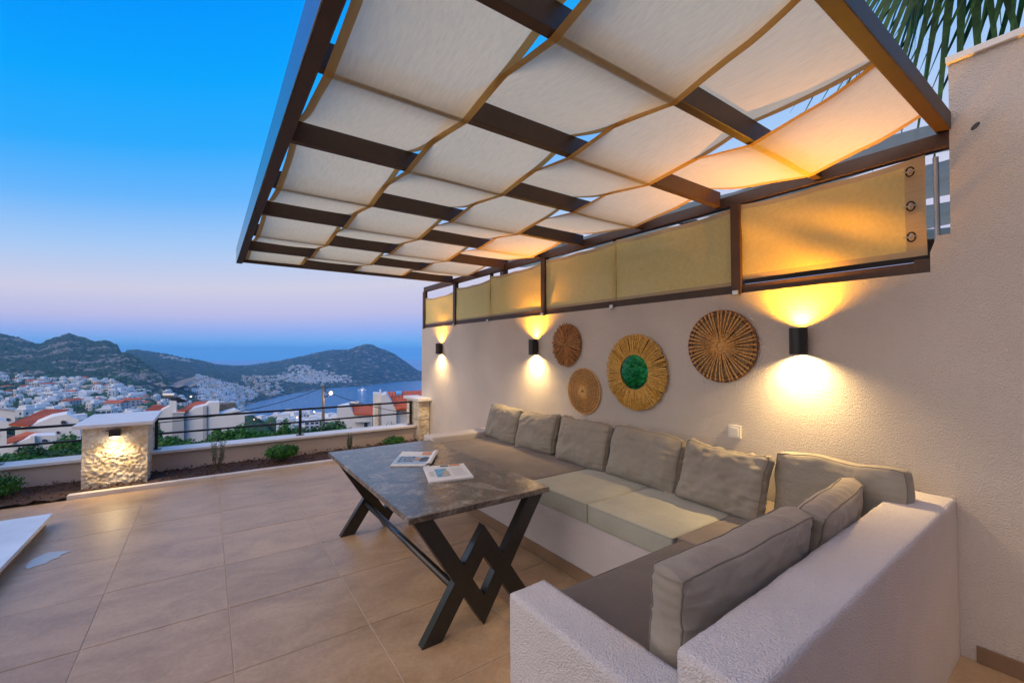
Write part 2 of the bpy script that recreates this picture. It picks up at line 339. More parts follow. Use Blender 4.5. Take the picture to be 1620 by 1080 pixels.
# ================================================================== TERRAIN, SEA
cols = {}
near = [(4, -4.2), (12, -6), (35, -10.5), (80, -20), (150, -33), (250, -44)]
def col(px, lst, nr=None):
    th = atan((px - 810) / 690); out = []
    for d, z in (nr or near): out.append((d / cos(th), z))
    for e in lst:
        if len(e) == 3: out.append((e[1] / cos(th), e[2]))
        else: d, y = e; out.append((d / cos(th), H + (557 - y) / 690 * d))
    cols[th] = out
Z = 'z'
col(-500, [(420, 655), (700, 606), (1000, 560), (1400, 505), (1900, 520), (6000, 560)])
col(-150, [(420, 655), (700, 604), (1000, 562), (1400, 519), (1900, 540), (Z, 6000, -40)])
for x, y in ((0, 527), (30, 534.5), (62, 547), (85, 536.5), (108, 529), (120, 532), (133, 534), (150, 540), (168, 539.5), (184, 546)):
    col(x, [(300, 668), (500, 640), (700, 611), (820, 597 + (x / 190) * 14), (1000, 577 + (x / 190) * 8), (1220, (y + 577) / 2 - 4), (1400, y), (1700, Z and y + 25), (Z, 2600, -120), (Z, 6000, -158)])
col(200, [(300, 670), (500, 645), (720, 622), (850, 608), (1000, 585), (1150, 556), (Z, 1500, -60), (2500, 554), (Z, 3200, -150), (Z, 6000, -158)])
col(216, [(300, 670), (500, 646), (720, 625), (850, 612), (1000, 590), (1120, 566), (Z, 1500, -70), (2500, 553), (Z, 3200, -150), (Z, 6000, -158)])
col(235, [(300, 670), (500, 648), (720, 628), (850, 618), (950, 600), (1080, 577), (Z, 1450, -85), (2500, 555.5), (Z, 3200, -152), (Z, 6000, -158)])
col(256, [(300, 670), (500, 650), (720, 631), (850, 621), (950, 607), (1040, 591), (Z, 1400, -100), (2500, 559), (Z, 3200, -152), (Z, 6000, -158)])
col(274, [(300, 670), (500, 652), (720, 634), (850, 624), (950, 614), (1020, 604), (Z, 1250, -105), (2500, 563), (Z, 3200, -152), (Z, 6000, -158)])
col(292, [(400, 660), (700, 641), (900, 631), (1200, 609), (1700, 588), (2500, 566), (Z, 3200, -155), (Z, 6000, -158)])
col(320, [(400, 661), (800, 645), (1000, 632), (1300, 608), (2000, 586), (2500, 569.5), (Z, 3200, -155), (Z, 6000, -158)])
col(350, [(400, 663), (900, 647), (1100, 632), (1500, 606), (2200, 587), (2700, 577), (Z, 3200, -155), (Z, 6000, -158)])
col(372, [(400, 664), (900, 650), (1060, 643), (1250, 630), (1600, 607), (2200, 589), (2700, 578), (Z, 3300, -155), (Z, 6000, -158)])
col(392, [(400, 664), (Z, 900, -136), (Z, 1040, -152.5), (Z, 1220, -152.5), (1290, 636.5), (1450, 624), (1900, 602), (2300, 590), (2700, 577.5), (Z, 3300, -155), (Z, 6000, -158)])
def pen(x, ysh, mids, ytop, dtop=2780):
    d = 151.2 * 690 / (ysh - 557)
    col(x, [(400, 664), (Z, 900, -138), (Z, 1040, -153.5), (Z, d - 60, -153.5), (Z, d, -150), (Z, d + 25, -147)] + mids + [(dtop, ytop), (Z, 3700, -155), (Z, 6000, -158)])
pen(420, 632, [(1600, 615), (2000, 598), (2400, 585)], 573)
pen(445, 626, [(1800, 610), (2200, 592)], 570)
pen(470, 621, [(1900, 606), (2250, 588)], 564)
pen(500, 616, [(2050, 602), (2400, 583)], 556)
pen(525, 613.5, [(2200, 594), (2450, 577)], 552)
pen(552, 611.5, [(2250, 590), (2500, 572)], 551)
pen(566, 611, [(2300, 587), (2500, 570)], 546.5)
pen(578, 610, [(2350, 584), (2550, 567)], 543)
pen(592, 608, [(2400, 582), (2600, 566)], 545)
pen(608, 606, [(2420, 583), (2600, 569)], 552)
pen(625, 604, [(2450, 586), (2620, 573)], 560)
pen(642, 603, [(2500, 590), (2650, 580)], 571)
pen(658, 602, [(2550, 594)], 583)
pen(672, 601, [(2600, 598)], 592)
for x in (690, 900, 1400): col(x, [(400, 664), (Z, 900, -138), (Z, 1040, -153.5), (Z, 2500, -156), (Z, 6000, -158)])
for th, lst in ((radians(75), [(4, -4.2), (20, -5), (100, -15), (400, -60), (1200, -153), (6000, -158)]),
                (radians(120), [(4, -4.2), (20, -3), (100, -1), (400, 8), (1200, 20), (6000, 60)]),
                (radians(180), [(4, -4.2), (20, -2), (100, 3), (400, 20), (1200, 30), (6000, 80)]),
                (radians(-180), [(4, -4.2), (20, -2), (100, 3), (400, 20), (1200, 30), (6000, 80)]),
                (radians(-110), [(4, -4.2), (20, -4), (100, -4), (400, 5), (1200, 20), (6000, 60)]),
                (radians(-80), [(4, -4.2), (20, -6), (100, -20), (400, -30), (1200, 30), (6000, 40)])):
    cols[th] = lst
THS = sorted(cols)
def cellprof(th, lr):
    a = cols[th]; return np.interp(lr, [math.log(q[0]) for q in a], [q[1] for q in a])
LR = np.linspace(math.log(4), math.log(6000), 320)
PROF = np.array([cellprof(t, LR) for t in THS])
# angular samples, dense where the photograph looks
ang = np.unique(np.concatenate([np.linspace(-pi, -0.95, 40), np.linspace(-0.95, -0.16, 620), np.linspace(-0.16, pi, 70)]))
GRID = np.zeros((len(ang), len(LR)))
for j in range(len(LR)): GRID[:, j] = np.interp(ang, THS, PROF[:, j])
def hterr(x, y):
    r = sqrt(x * x + y * y); dep = x * fh.x + y * fh.y; lat = x * rgt.x + y * rgt.y
    th = atan2(lat, dep); fi = np.interp(th, ang, np.arange(len(ang))); fj = np.interp(math.log(max(r, 4)), LR, np.arange(len(LR)))
    i = min(int(fi), len(ang) - 2); j = min(int(fj), len(LR) - 2); u = fi - i; v = fj - j
    return float((GRID[i, j] * (1 - u) + GRID[i + 1, j] * u) * (1 - v) + (GRID[i, j + 1] * (1 - u) + GRID[i + 1, j + 1] * u) * v)
vs = []; nA, nR = GRID.shape
for i in range(nA):
    d = fh * cos(ang[i]) + rgt * sin(ang[i])
    for j in range(nR):
        r = exp(LR[j]); x = d.x * r; y = d.y * r; z = GRID[i, j]
        if r > 60:
            k = min(1.0, (r - 60) / 500)
            damp = 1.0 if z > -140 else max(0.0, (z + 153) / 13) ** 1.5
            if damp > 0:
                q = noise.fractal(Vector((x * 0.006, y * 0.006, 1.7)), 0.9, 2.1, 6)
                q2 = noise.fractal(Vector((x * 0.03, y * 0.03, 5.7)), 0.8, 2.2, 4)
                hf = min(1.0, max(0.0, (z + 90) / 60))
                z += k * damp * (q * (3 + 4.5 * hf) + q2 * (0.6 + 2.4 * hf)) * (0.75 if r > 2000 else 1)
        vs.append((x, y, z)); GRID[i, j] = z
fs = [(i * nR + j, i * nR + j + 1, (i + 1) * nR + j + 1, (i + 1) * nR + j) for i in range(nA - 1) for j in range(nR - 1)]
mb = MB(); mb.v = vs; mb.f = fs; mb.m = [0] * len(fs)

def terrain_mat():
    m, t, b = newmat('scrub_hillside'); b.inputs['Roughness'].default_value = 0.95; b.inputs['Specular IOR Level'].default_value = 0.1
    g = t.nodes.new('ShaderNodeTexCoord').outputs['Object']
    def ns(sc, det, st=(1, 1, 1)):
        mp = t.nodes.new('ShaderNodeMapping'); mp.inputs['Scale'].default_value = st; t.links.new(g, mp.inputs[0])
        n = t.nodes.new('ShaderNodeTexNoise'); n.inputs['Scale'].default_value = sc; n.inputs['Detail'].default_value = det; n.inputs['Roughness'].default_value = 0.65
        t.links.new(mp.outputs[0], n.inputs['Vector']); return n.outputs['Fac']
    def rp(src, stops):
        r = t.nodes.new('ShaderNodeValToRGB'); e = r.color_ramp.elements
        while len(e) > 1: e.remove(e[-1])
        for i, (p, c) in enumerate(stops):
            q = e[0] if i == 0 else e.new(p); q.position = p; q.color = (*c, 1)
        t.links.new(src, r.inputs[0]); return r.outputs[0]
    scrub = rp(ns(0.16, 6), [(0.36, (0.006, 0.018, 0.014)), (0.55, (0.014, 0.038, 0.024)), (0.75, (0.05, 0.07, 0.04))])
    rock = rp(ns(0.25, 5), [(0.3, (0.08, 0.075, 0.06)), (0.7, (0.42, 0.37, 0.30))])
    nm = ns(0.035, 12, (1, 1, 1.6)); mask = rp(nm, [(0.53, (0, 0, 0)), (0.60, (1, 1, 1))])
    mx = t.nodes.new('ShaderNodeMix'); mx.data_type = 'RGBA'; t.links.new(mask, mx.inputs[0]); t.links.new(scrub, mx.inputs[6]); t.links.new(rock, mx.inputs[7])
    # bare pale ground between the houses lower down (its own earth colour), by height
    sp = t.nodes.new('ShaderNodeSeparateXYZ'); t.links.new(g, sp.inputs[0])
    t.links.new(mx.outputs[2], b.inputs['Base Color'])
    bp = t.nodes.new('ShaderNodeBump'); bp.inputs['Strength'].default_value = 1; bp.inputs['Distance'].default_value = 5
    t.links.new(ns(0.12, 8), bp.inputs['Height']); t.links.new(bp.outputs[0], b.inputs['Normal'])
    return m
terr = mb.build('hillside_terrain', terrain_mat(), smooth=True)
tag(terr, 'scrub covered hills falling to the bay', kind='structure')

def water_mat():
    m, t, b = newmat('sea_water'); b.inputs['Base Color'].default_value = (0.02, 0.17, 0.42, 1); b.inputs['Roughness'].default_value = 0.12
    g = t.nodes.new('ShaderNodeTexCoord').outputs['Object']
    n = t.nodes.new('ShaderNodeTexNoise'); n.inputs['Scale'].default_value = 0.25; n.inputs['Detail'].default_value = 6; t.links.new(g, n.inputs['Vector'])
    bp = t.nodes.new('ShaderNodeBump'); bp.inputs['Strength'].default_value = 1.0; bp.inputs['Distance'].default_value = 1.8; t.links.new(n.outputs['Fac'], bp.inputs['Height']); t.links.new(bp.outputs[0], b.inputs['Normal'])
    return m
SEA = -150.0
w = MB(); D = 9600
pts = [at(810 + 690 * tan(a), 557, 1) for a in ()]
ring = [(cos(a) * D, sin(a) * D, SEA) for a in np.linspace(0, 2 * pi, 97)[:-1]]
w.add([(0, 0, SEA)] + ring, [(0, i + 1, (i + 1) % 96 + 1) for i in range(96)])
tag(w.build('sea_water', water_mat()), 'calm blue sea in the bay', kind='structure')

# road cut in the valley
rd = MB(); rc = MB()
path = [(262, 640, 905), (268, 633, 935), (276, 622, 990), (286, 613, 1080), (300, 606, 1230), (315, 600.5, 1400), (326, 597, 1530)]
P3 = []
for px, py, d in path:
    p = at(px, py, d); P3.append(Vector((p.x, p.y, hterr(p.x, p.y))))
dense = []
for i in range(len(P3) - 1):
    for k in range(8): 
        p = P3[i].lerp(P3[i + 1], k / 8); dense.append(Vector((p.x, p.y, hterr(p.x, p.y))))
for _ in range(6):
    zz = [p.z for p in dense]
    for i in range(1, len(dense) - 1): dense[i].z = max((zz[i - 1] + zz[i] + zz[i + 1]) / 3, zz[i] - 3)
def ribbon(mbx, pts, o0, o1, lift0, lift1):
    L = []
    for i, p in enumerate(pts):
        d = (pts[min(i + 1, len(pts) - 1)] - pts[max(i - 1, 0)]); s = Vector((d.y, -d.x, 0)).normalized()
        a = p + s * o0; b = p + s * o1
        za = p.z + lift0; zb = p.z + lift1
        L += [(a.x, a.y, za), (b.x, b.y, zb)]
    mbx.add(L, [(2 * i, 2 * i + 1, 2 * i + 3, 2 * i + 2) for i in range(len(pts) - 1)])
ribbon(rd, dense, -10, 10, 4.5, 4.5); ribbon(rc, dense, -22, -10, 12.0, 4.7); ribbon(rc, dense, 10, 18, 4.7, 2.0)
M['asphalt_far'] = mat('asphalt_far', (0.14, 0.15, 0.16), 0.85, var=0.15, vscale=0.1)
M['cut_earth'] = mat('cut_earth', (0.45, 0.28, 0.17), 0.95, var=0.25, vscale=0.15)
tag(rd.build('valley_road', M['asphalt_far']), 'dual carriageway winding down the valley', kind='structure')
tag(rc.build('road_embankment', M['cut_earth']), 'bare tan earth banks beside the valley road', kind='structure')

# ================================================================== TOWN
M['house_white'] = mat('house_white', (0.72, 0.72, 0.72), 0.85, var=0.06, vscale=0.3)
M['house_cream'] = mat('house_cream', (0.62, 0.52, 0.38), 0.85, var=0.1, vscale=0.3)
M['house_grey'] = mat('house_grey', (0.42, 0.44, 0.47), 0.85, var=0.1, vscale=0.3)
M['roof_orange'] = mat('roof_tile_orange', (0.50, 0.10, 0.035), 0.8, var=0.3, vscale=1.2)
M['window_dark'] = mat('window_dark', (0.04, 0.06, 0.09), 0.25, var=0.2)
def town_house(v):
    r = random.Random(v * 13 + 5); mb = MB(); w = r.uniform(8, 14); d = r.uniform(8, 11); h = r.choice((3.6, 6.4, 6.4, 9.2)); wall = 0
    mb.box(-w / 2, w / 2, -d / 2, d / 2, -6, h, 0)
    kind = v % 4
    if kind == 0:   # hipped orange roof
        e = 0.5; z = h + 2.0
        mb.add([(-w / 2 - e, -d / 2 - e, h), (w / 2 + e, -d / 2 - e, h), (w / 2 + e, d / 2 + e, h), (-w / 2 - e, d / 2 + e, h), (-w / 4, 0, z), (w / 4, 0, z)],
               [(0, 1, 5, 4), (1, 2, 5), (2, 3, 4, 5), (3, 0, 4), (3, 2, 1, 0)], 1)
    elif kind == 1: # gable
        e = 0.4
        mb.add([(-w / 2 - e, -d / 2 - e, h), (w / 2 + e, -d / 2 - e, h), (w / 2 + e, d / 2 + e, h), (-w / 2 - e, d / 2 + e, h), (-w / 2 - e, 0, h + 1.9), (w / 2 + e, 0, h + 1.9)],
               [(0, 1, 5, 4), (1, 2, 5), (2, 3, 4, 5), (3, 0, 4), (3, 2, 1, 0)], 1)
    else:           # flat with parapet block and terrace
        mb.box(-w / 2 - 0.2, w / 2 + 0.2, -d / 2 - 0.2, d / 2 + 0.2, h, h + 0.5, 0)
        mb.box(-w / 4, w / 3, -d / 5, d / 2.4, h + 0.5, h + 2.8, 0)
    if kind in (2, 3): mb.box(-w / 2 - 3.5, -w / 2, -d / 2 + 1, d / 2 - 1, -6, h * 0.55, 0)
    lv = int(round((h - 0.8) / 2.8))
    for s in (-1, 1):
        for l in range(lv):
            nw = int(w // 3)
            for k in range(nw):
                cx = -w / 2 + w * (k + 0.5) / nw + r.uniform(-.3, .3); ww = r.choice((0.6, 0.9, 1.2)); z0 = 0.9 + l * 2.8
                y = s * (d / 2 + 0.03)
                mb.box(cx - ww, cx + ww, min(y, y - s * 0.1), max(y, y - s * 0.1), z0, z0 + 1.5, 2)
            nd = int(d // 3.5)
            for k in range(nd):
                cy = -d / 2 + d * (k + 0.5) / nd; z0 = 0.9 + l * 2.8; x = s * (w / 2 + 0.03)
                mb.box(min(x, x - s * 0.1), max(x, x - s * 0.1), cy - .6, cy + .6, z0, z0 + 1.4, 2)
    return mb
LAB = ['white house with hipped orange roof', 'white house with pitched orange roof', 'white flat roofed house with a roof block',
       'cream flat roofed house', 'small white house with hipped orange roof', 'grey house with pitched orange roof',
       'tall white flat roofed block', 'white stepped villa']
protos = []
for v in range(8):
    mb = town_house(v); wm = M['house_cream'] if v == 3 else M['house_grey'] if v == 5 else M['house_white']
    protos.append(mb.build('town_house', [wm, M['roof_orange'], M['window_dark']]))
cnt = 0; used = [False] * 8; taken = []
rnd = random.Random(11)
wts = [6, 4, 26, 12, 5, 4, 20, 26]
def place_house(px, depth):
    global cnt
    p = at(px, 557, depth); x, y = p.x, p.y
    for q in taken:
        if (q[0] - x) ** 2 + (q[1] - y) ** 2 < 13.5 ** 2: return False
    z = hterr(x, y)
    if z < SEA + 3: return False
    v = rnd.choices(range(8), wts)[0]
    o = protos[v] if not used[v] else protos[v].copy()
    if used[v]: C.objects.link(o)
    used[v] = True; taken.append((x, y))
    o.location = (x, y, z - 0.5); o.rotation_euler = (0, 0, -YAW + rnd.uniform(-0.6, 0.6) + rnd.choice((0, 0, pi / 2)))
    s = rnd.uniform(0.75, 1.1); o.scale = (s, s, s)
    side = 'left of the pillar' if px < 125 else 'above the pillar' if px < 236 else 'behind the railing'
    dist = 'in the nearest rows' if depth < 380 else 'in mid town' if depth < 600 else 'at the hill foot' if px < 236 else 'near the bay'
    tag(o, LAB[v] + ' ' + dist + ' ' + side, 'house', 'houses of the hillside town'); cnt += 1; return True
tries = 0
while cnt < 225 and tries < 20000:
    tries += 1; px = rnd.uniform(-45, 235); dmax = 835 if px < 130 else 835 - (px - 130) * 0.9
    d = 210 + (dmax - 210) * rnd.random() ** 0.75
    place_house(px, d)
while cnt < 252 and tries < 30000:
    tries += 1; place_house(rnd.uniform(235, 400), rnd.uniform(300, 850))
while cnt < 298 and tries < 60000:
    tries += 1; place_house(rnd.uniform(390, 545), rnd.uniform(230, 560))

# far houses: too many to part, one object
fb = MB(); rnd2 = random.Random(5)
def far_house(px, depth, mi=None):
    p = at(px, 557, depth); z = hterr(p.x, p.y)
    if z < SEA + 4: return
    w, d, h = rnd2.uniform(7, 15), rnd2.uniform(7, 12), rnd2.choice((4, 6.5, 6.5, 9)); a = rnd2.uniform(-0.7, 0.7); ca, sa = cos(a - YAW), sin(a - YAW)
    mi = mi if mi is not None else rnd2.choices((0, 1, 2, 3), (62, 18, 10, 10))[0]
    pts = [(-w / 2, -d / 2), (w / 2, -d / 2), (w / 2, d / 2), (-w / 2, d / 2)]
    q = [(p.x + a_ * ca - b_ * sa, p.y + a_ * sa + b_ * ca) for a_, b_ in pts]
    fb.add([(x, y, z - 3) for x, y in q] + [(x, y, z + h) for x, y in q], [(0, 1, 5, 4), (1, 2, 6, 5), (2, 3, 7, 6), (3, 0, 4, 7)], 0 if mi == 3 else mi)
    fb.add([(x, y, z + h) for x, y in q], [(0, 1, 2, 3)], 3 if mi == 3 else mi)
    for k in range(2):
        t0 = (k + .25) / 2; t1 = (k + .65) / 2
        A = Vector((*q[0], 0)).lerp(Vector((*q[1], 0)), t0); B = Vector((*q[0], 0)).lerp(Vector((*q[1], 0)), t1); n_ = Vector((sa, -ca, 0)) * 0.1
        fb.add([(A.x + n_.x, A.y + n_.y, z + 1), (B.x + n_.x, B.y + n_.y, z + 1), (B.x + n_.x, B.y + n_.y, z + h - 1), (A.x + n_.x, A.y + n_.y, z + h - 1)], [(0, 1, 2, 3)], 4)
for i in range(340): far_house(rnd2.uniform(308, 402), rnd2.uniform(1080, 1560))
for i in range(60): far_house(rnd2.gauss(330, 14), rnd2.uniform(950, 1150))
for i in range(130): far_house(rnd2.uniform(385, 450), rnd2.uniform(1350, 2100), rnd2.choice((0, 1, 1, 3)))
def clus(n, cx, sx, d0, d1):
    for i in range(n): far_house(rnd2.gauss(cx, sx), rnd2.uniform(d0, d1), rnd2.choices((0, 1), (85, 15))[0])
clus(170, 478, 14, 1900, 2420); clus(120, 505, 12, 1950, 2300); clus(70, 530, 12, 1990, 2180)
clus(40, 455, 12, 1900, 2150)
for i in range(120): far_house(rnd2.uniform(60, 235), rnd2.uniform(560, 800))
for i in range(26): far_house(rnd2.uniform(255, 300), rnd2.uniform(2180, 2300))
fo = fb.build('distant_village', [M['house_white'], M['house_cream'], M['house_grey'], M['roof_orange'], M['window_dark']])
tag(fo, 'pale distant village houses scattered over the slopes round the bay', 'village', kind='stuff')

# greenery between the houses (reads as one mass)
gb = MB(); rnd3 = random.Random(3)
ico = bmesh.new(); bmesh.ops.create_icosphere(ico, subdivisions=2, radius=1); IV = [v.co.copy() for v in ico.verts]; IF = [tuple(v.index for v in f.verts) for f in ico.faces]; ico.free()
def clump(x, y, z, r, mi=0):
    a = rnd3.uniform(0, 99); gb.add([(x + v.x * r * (1 + .55 * nz(v.x + a, v.y, v.z, 2.3)), y + v.y * r * (1 + .55 * nz(v.x, v.y + a, v.z, 2.3)), z + r * .5 + v.z * r * (0.85 + .6 * nz(v.x, v.y, v.z + a, 2.1))) for v in IV], IF, mi)
for i in range(1900):
    if i < 1300: px, d = rnd3.uniform(-45, 240), 230 + 640 * rnd3.random()
    elif i < 1550: px, d = rnd3.uniform(380, 550), 220 + 480 * rnd3.random()
    elif i < 1700: px, d = rnd3.uniform(240, 400), 300 + 700 * rnd3.random()
    else: px, d = rnd3.uniform(380, 550), rnd3.uniform(1350, 2350)
    p = at(px, 557, d); z = hterr(p.x, p.y)
    if z > SEA + 3:
        if any((q[0] - p.x) ** 2 + (q[1] - p.y) ** 2 < 60 for q in taken): continue
        for k in range(2): clump(p.x + rnd3.uniform(-4, 4), p.y + rnd3.uniform(-4, 4), z, rnd3.uniform(2.2, 5), rnd3.choice((0, 0, 1)))
M['far_tree'] = mat('town_trees', (0.015, 0.045, 0.02), 0.95, col2=(0.04, 0.09, 0.03), vscale=0.5, bump=1, bscale=1.5, bdist=1.0)
M['far_tree2'] = mat('town_trees_light', (0.03, 0.10, 0.03), 0.95, col2=(0.06, 0.16, 0.04), vscale=0.5, bump=1, bscale=1.5, bdist=1.0)
tag(gb.build('town_greenery', [M['far_tree'], M['far_tree2']], smooth=True), 'dark green trees filling the gaps between town houses', 'trees', kind='stuff')

sc_ = MB(); rk = MB(); ic1 = bmesh.new(); bmesh.ops.create_icosphere(ic1, subdivisions=1, radius=1); JV = [v.co.copy() for v in ic1.verts]; JF = [tuple(v.index for v in f.verts) for f in ic1.faces]; ic1.free()
def blob(mb, x, y, z, r, fl_, rng):
    a = rng.uniform(0, 6.28); ca, sa = cos(a), sin(a)
    mb.add([(x + (v.x * ca - v.y * sa) * r * rng.uniform(.7, 1.3), y + (v.x * sa + v.y * ca) * r * rng.uniform(.7, 1.3), z + v.z * r * fl_ * rng.uniform(.7, 1.3)) for v in JV], JF)
rng4 = random.Random(31)
for i in range(9000):
    if i < 6500: px, d = rng4.uniform(-60, 292), rng4.uniform(830, 1420)
    else: px, d = rng4.uniform(200, 560), rng4.uniform(1700, 2800)
    p = at(px, 557, d); z = hterr(p.x, p.y)
    if z < SEA + 8 or (d < 1500 and z < -62): continue
    k = nz(p.x * .012, p.y * .012, 3) + .5 * nz(p.x * .04, p.y * .04, 8)
    if k > .12 + rng4.uniform(-.1, .2) and d < 1500: blob(rk, p.x, p.y, z, rng4.uniform(2.0, 5.0), .55, rng4)
    else: blob(sc_, p.x, p.y, z, rng4.uniform(2.5, 6.0) * (1.3 if d > 1500 else 1), .7, rng4)
tag(sc_.build('hillside_scrub', M['far_tree']), 'dark maquis scrub dotting the hillsides', 'scrub', kind='stuff')
M['pale_rock'] = mat('pale_rock', (0.14, 0.13, 0.11), 0.95, col2=(0.36, 0.33, 0.28), vscale=.2)
tag(rk.build('hillside_rocks', M['pale_rock']), 'pale rock outcrops on the hillside above the town', 'rocks', kind='stuff')

# ------------------------------------------------------------------ near houses below the terrace
M['tile_line'] = mat('roof_tile_orange_near', (0.62, 0.12, 0.035), 0.75, var=0.22, vscale=3)
def px_prism(mb, poly, depth, thick, mi=0):
    P = [at(x, y, depth) for x, y in poly]; c = sum(P, Vector()) / len(P); c.z = 0
    mb.prism(P, c.normalized() * (thick if thick < 1 else 1 + (thick - 1) * .3), mi)
def px_roof(mb, pts, mi=0, t=0.12):
    P = [at(*p) for p in pts]; n = (P[1] - P[0]).cross(P[2] - P[0]).normalized()
    if n.z < 0: n = -n
    mb.prism(P, n * t, mi)
def roof_with_tiles(parent, pts, rows=9):
    """pitched roof: slab plus raised rows of barrel tiles; pts = 4 corners eave-left, eave-right, ridge-right, ridge-left as (px,py,depth)"""
    mb = MB(); px_roof(mb, pts, 0, 0.1); P = [at(*p) for p in pts]
    n = (P[1] - P[0]).cross(P[3] - P[0]).normalized(); n = -n if n.z < 0 else n
    for k in range(rows + 1):
        a = P[0].lerp(P[1], k / rows); b = P[3].lerp(P[2], k / rows); r = (P[1] - P[0]).length / rows * 0.24
        mb.tube([a + n * (0.1 + r * .3), b + n * (0.1 + r * .3)], r, 6, 0)
    return mb.build('roof', M['tile_line'], parent)
# house with the solar boiler
d3 = 45
b0 = at(300, 712, d3); h3 = thing('white_house', (b0.x, b0.y, b0.z), 'long white house below the railing with two orange roofs and a solar water tank', 'house')
mb = MB(); px_prism(mb, [(240, 724), (240, 656), (264, 644.5), (268, 643), (268, 634), (279, 634), (279, 652.4), (292, 653), (309, 645), (325, 641.2), (331, 636.5), (347, 636), (347, 655), (373, 648), (387, 654), (387, 724)], d3, 5)
mb.build('wall', M['house_white'], h3)
mb = MB(); px_prism(mb, [(272.6, 653), (291, 653), (291, 722), (272.6, 722)], d3 - .5, .49); mb.build('porch_wall', M['house_grey'], h3)
mb = MB(); px_prism(mb, [(271.5, 652), (292.5, 651.4), (292.5, 653), (271.5, 653.4)], d3 - .6, .58); mb.build('porch_roof', M['house_white'], h3)
mb = MB(); px_prism(mb, [(321, 642.5), (327, 641), (327, 722), (321, 722)], d3 - .2, .19); mb.build('corner_pier', M['house_grey'], h3)
roof_with_tiles(h3, [(280, 651.3, d3 - .5), (293, 652, d3 - .5), (331.5, 636, d3 + 5), (310, 636, d3 + 6)], 7)
roof_with_tiles(h3, [(229, 652.4, d3 - .2), (249, 652.4, d3 - .2), (265, 643, d3 + 4), (244, 641.2, d3 + 4.5)], 7)
mb = MB(); px_prism(mb, [(347, 639.5), (373, 637.5), (373, 649), (347, 653)], d3 + 3, 3)
M['raw_concrete'] = mat('raw_concrete', (0.16, 0.14, 0.12), 0.95, var=0.4, vscale=2.0)
mb.build('raw_concrete_storey', M['raw_concrete'], h3)
sw = thing('solar_water_heater', tuple(at(270, 634, d3 - .3)), 'grey solar water tank with black collector on the long white house', 'solar heater')
mb = MB(); a = at(260, 625, d3 + .2); b = at(278, 625, d3 + .2); mb.tube([a, b], 0.24, 14); mb.build('tank', M['galv'], sw)
mb = MB(); px_roof(mb, [(262, 629, d3), (279, 628, d3), (297, 635.5, d3 + 1.2), (281, 637, d3 + .6)], 0, .08); mb.build('collector_panel', M['window_dark'], sw)
mb = MB()
for x in (262, 270, 277): mb.tube([at(x, 626, d3 + .2), at(x + 1, 635, d3 + .2)], 0.035, 6)
mb.build('stand', M['rail'], sw)

d1 = 34
b0 = at(70, 722, d1); h1 = thing('white_house', tuple(b0), 'white house with an oval attic window and long orange roof, left of the stone pillar', 'house')
mb = MB(); px_prism(mb, [(40, 677), (82, 659.5), (106, 655), (124, 664), (128, 690), (128, 730), (40, 730)], d1, 6)
px_prism(mb, [(10, 704), (36, 697), (56, 689), (88, 688), (90, 730), (10, 730)], d1 - 3, 2.9)
px_prism(mb, [(24, 681), (42, 676), (42, 700), (24, 700)], d1 + 1, 3)
mb.build('wall', M['house_white'], h1)
roof_with_tiles(h1, [(14, 673.5, d1 - .3), (44, 675, d1 - .3), (109, 648.6, d1 + 7), (72, 648.6, d1 + 7)], 10)
roof_with_tiles(h1, [(8, 696, d1 - 3.2), (8.5, 703.5, d1 - 3.6), (66, 686, d1 - 1.2), (41, 684.5, d1 - .4)], 6)
def px_disc(mb, cx, cy, rx, ry, depth, t=.06, mi=0, half=False):
    n = 20; P = []
    for k in range(n):
        a = 2 * pi * k / n if not half else pi * k / (n - 1)
        P.append((cx + rx * cos(a), cy - ry * sin(a)))
    px_prism(mb, P, depth, t, mi)
mb = MB(); px_disc(mb, 100, 668, 4.6, 3.8, d1 - .1); o = mb.build('window_surround', M['house_cream'], h1)
mb = MB(); px_disc(mb, 100, 668, 3.6, 2.9, d1 - .16); mb.build('window', M['window_dark'], h1)
mb = MB(); px_disc(mb, 71, 698.5, 5, 4, d1 - 3.1, half=True); mb.build('window', M['window_dark'], h1)
mb = MB(); px_prism(mb, [(89.5, 682), (93.5, 682), (93.5, 686), (89.5, 686)], d1 - .08, .06); mb.build('window', M['window_dark'], h1)
mb = MB(); px_prism(mb, [(48, 690), (55, 689), (55, 704), (48, 704)], d1 - 3.3, .5); mb.build('chimney', M['house_white'], h1)

d2 = 26
b0 = at(0, 724, d2); h2 = thing('white_house', tuple(b0), 'pale grey-white house wall at the far left edge with a small window', 'house')
mb = MB(); px_prism(mb, [(-60, 647), (0, 647.5), (24, 651), (24, 672), (0, 680), (-60, 700)], d2 + 12, 3)
mb.build('side_wing', M['house_white'], h2)
mb = MB(); px_prism(mb, [(-60, 657), (0, 663), (10.5, 668), (10.5, 735), (-60, 735)], d2, 3)
mb.build('wall', M['house_white'], h2)
mb = MB(); px_prism(mb, [(-61, 644.5), (0, 645), (25, 648.8), (25, 650.2), (0, 647.2), (-61, 647)], d2 + 11.9, .6); mb.build('parapet', M['house_grey'], h2)
mb = MB(); px_prism(mb, [(10, 661), (14.5, 661.5), (14.5, 666), (10, 665.5)], d2 + 11.9, .1); mb.build('window', M['window_dark'], h2)

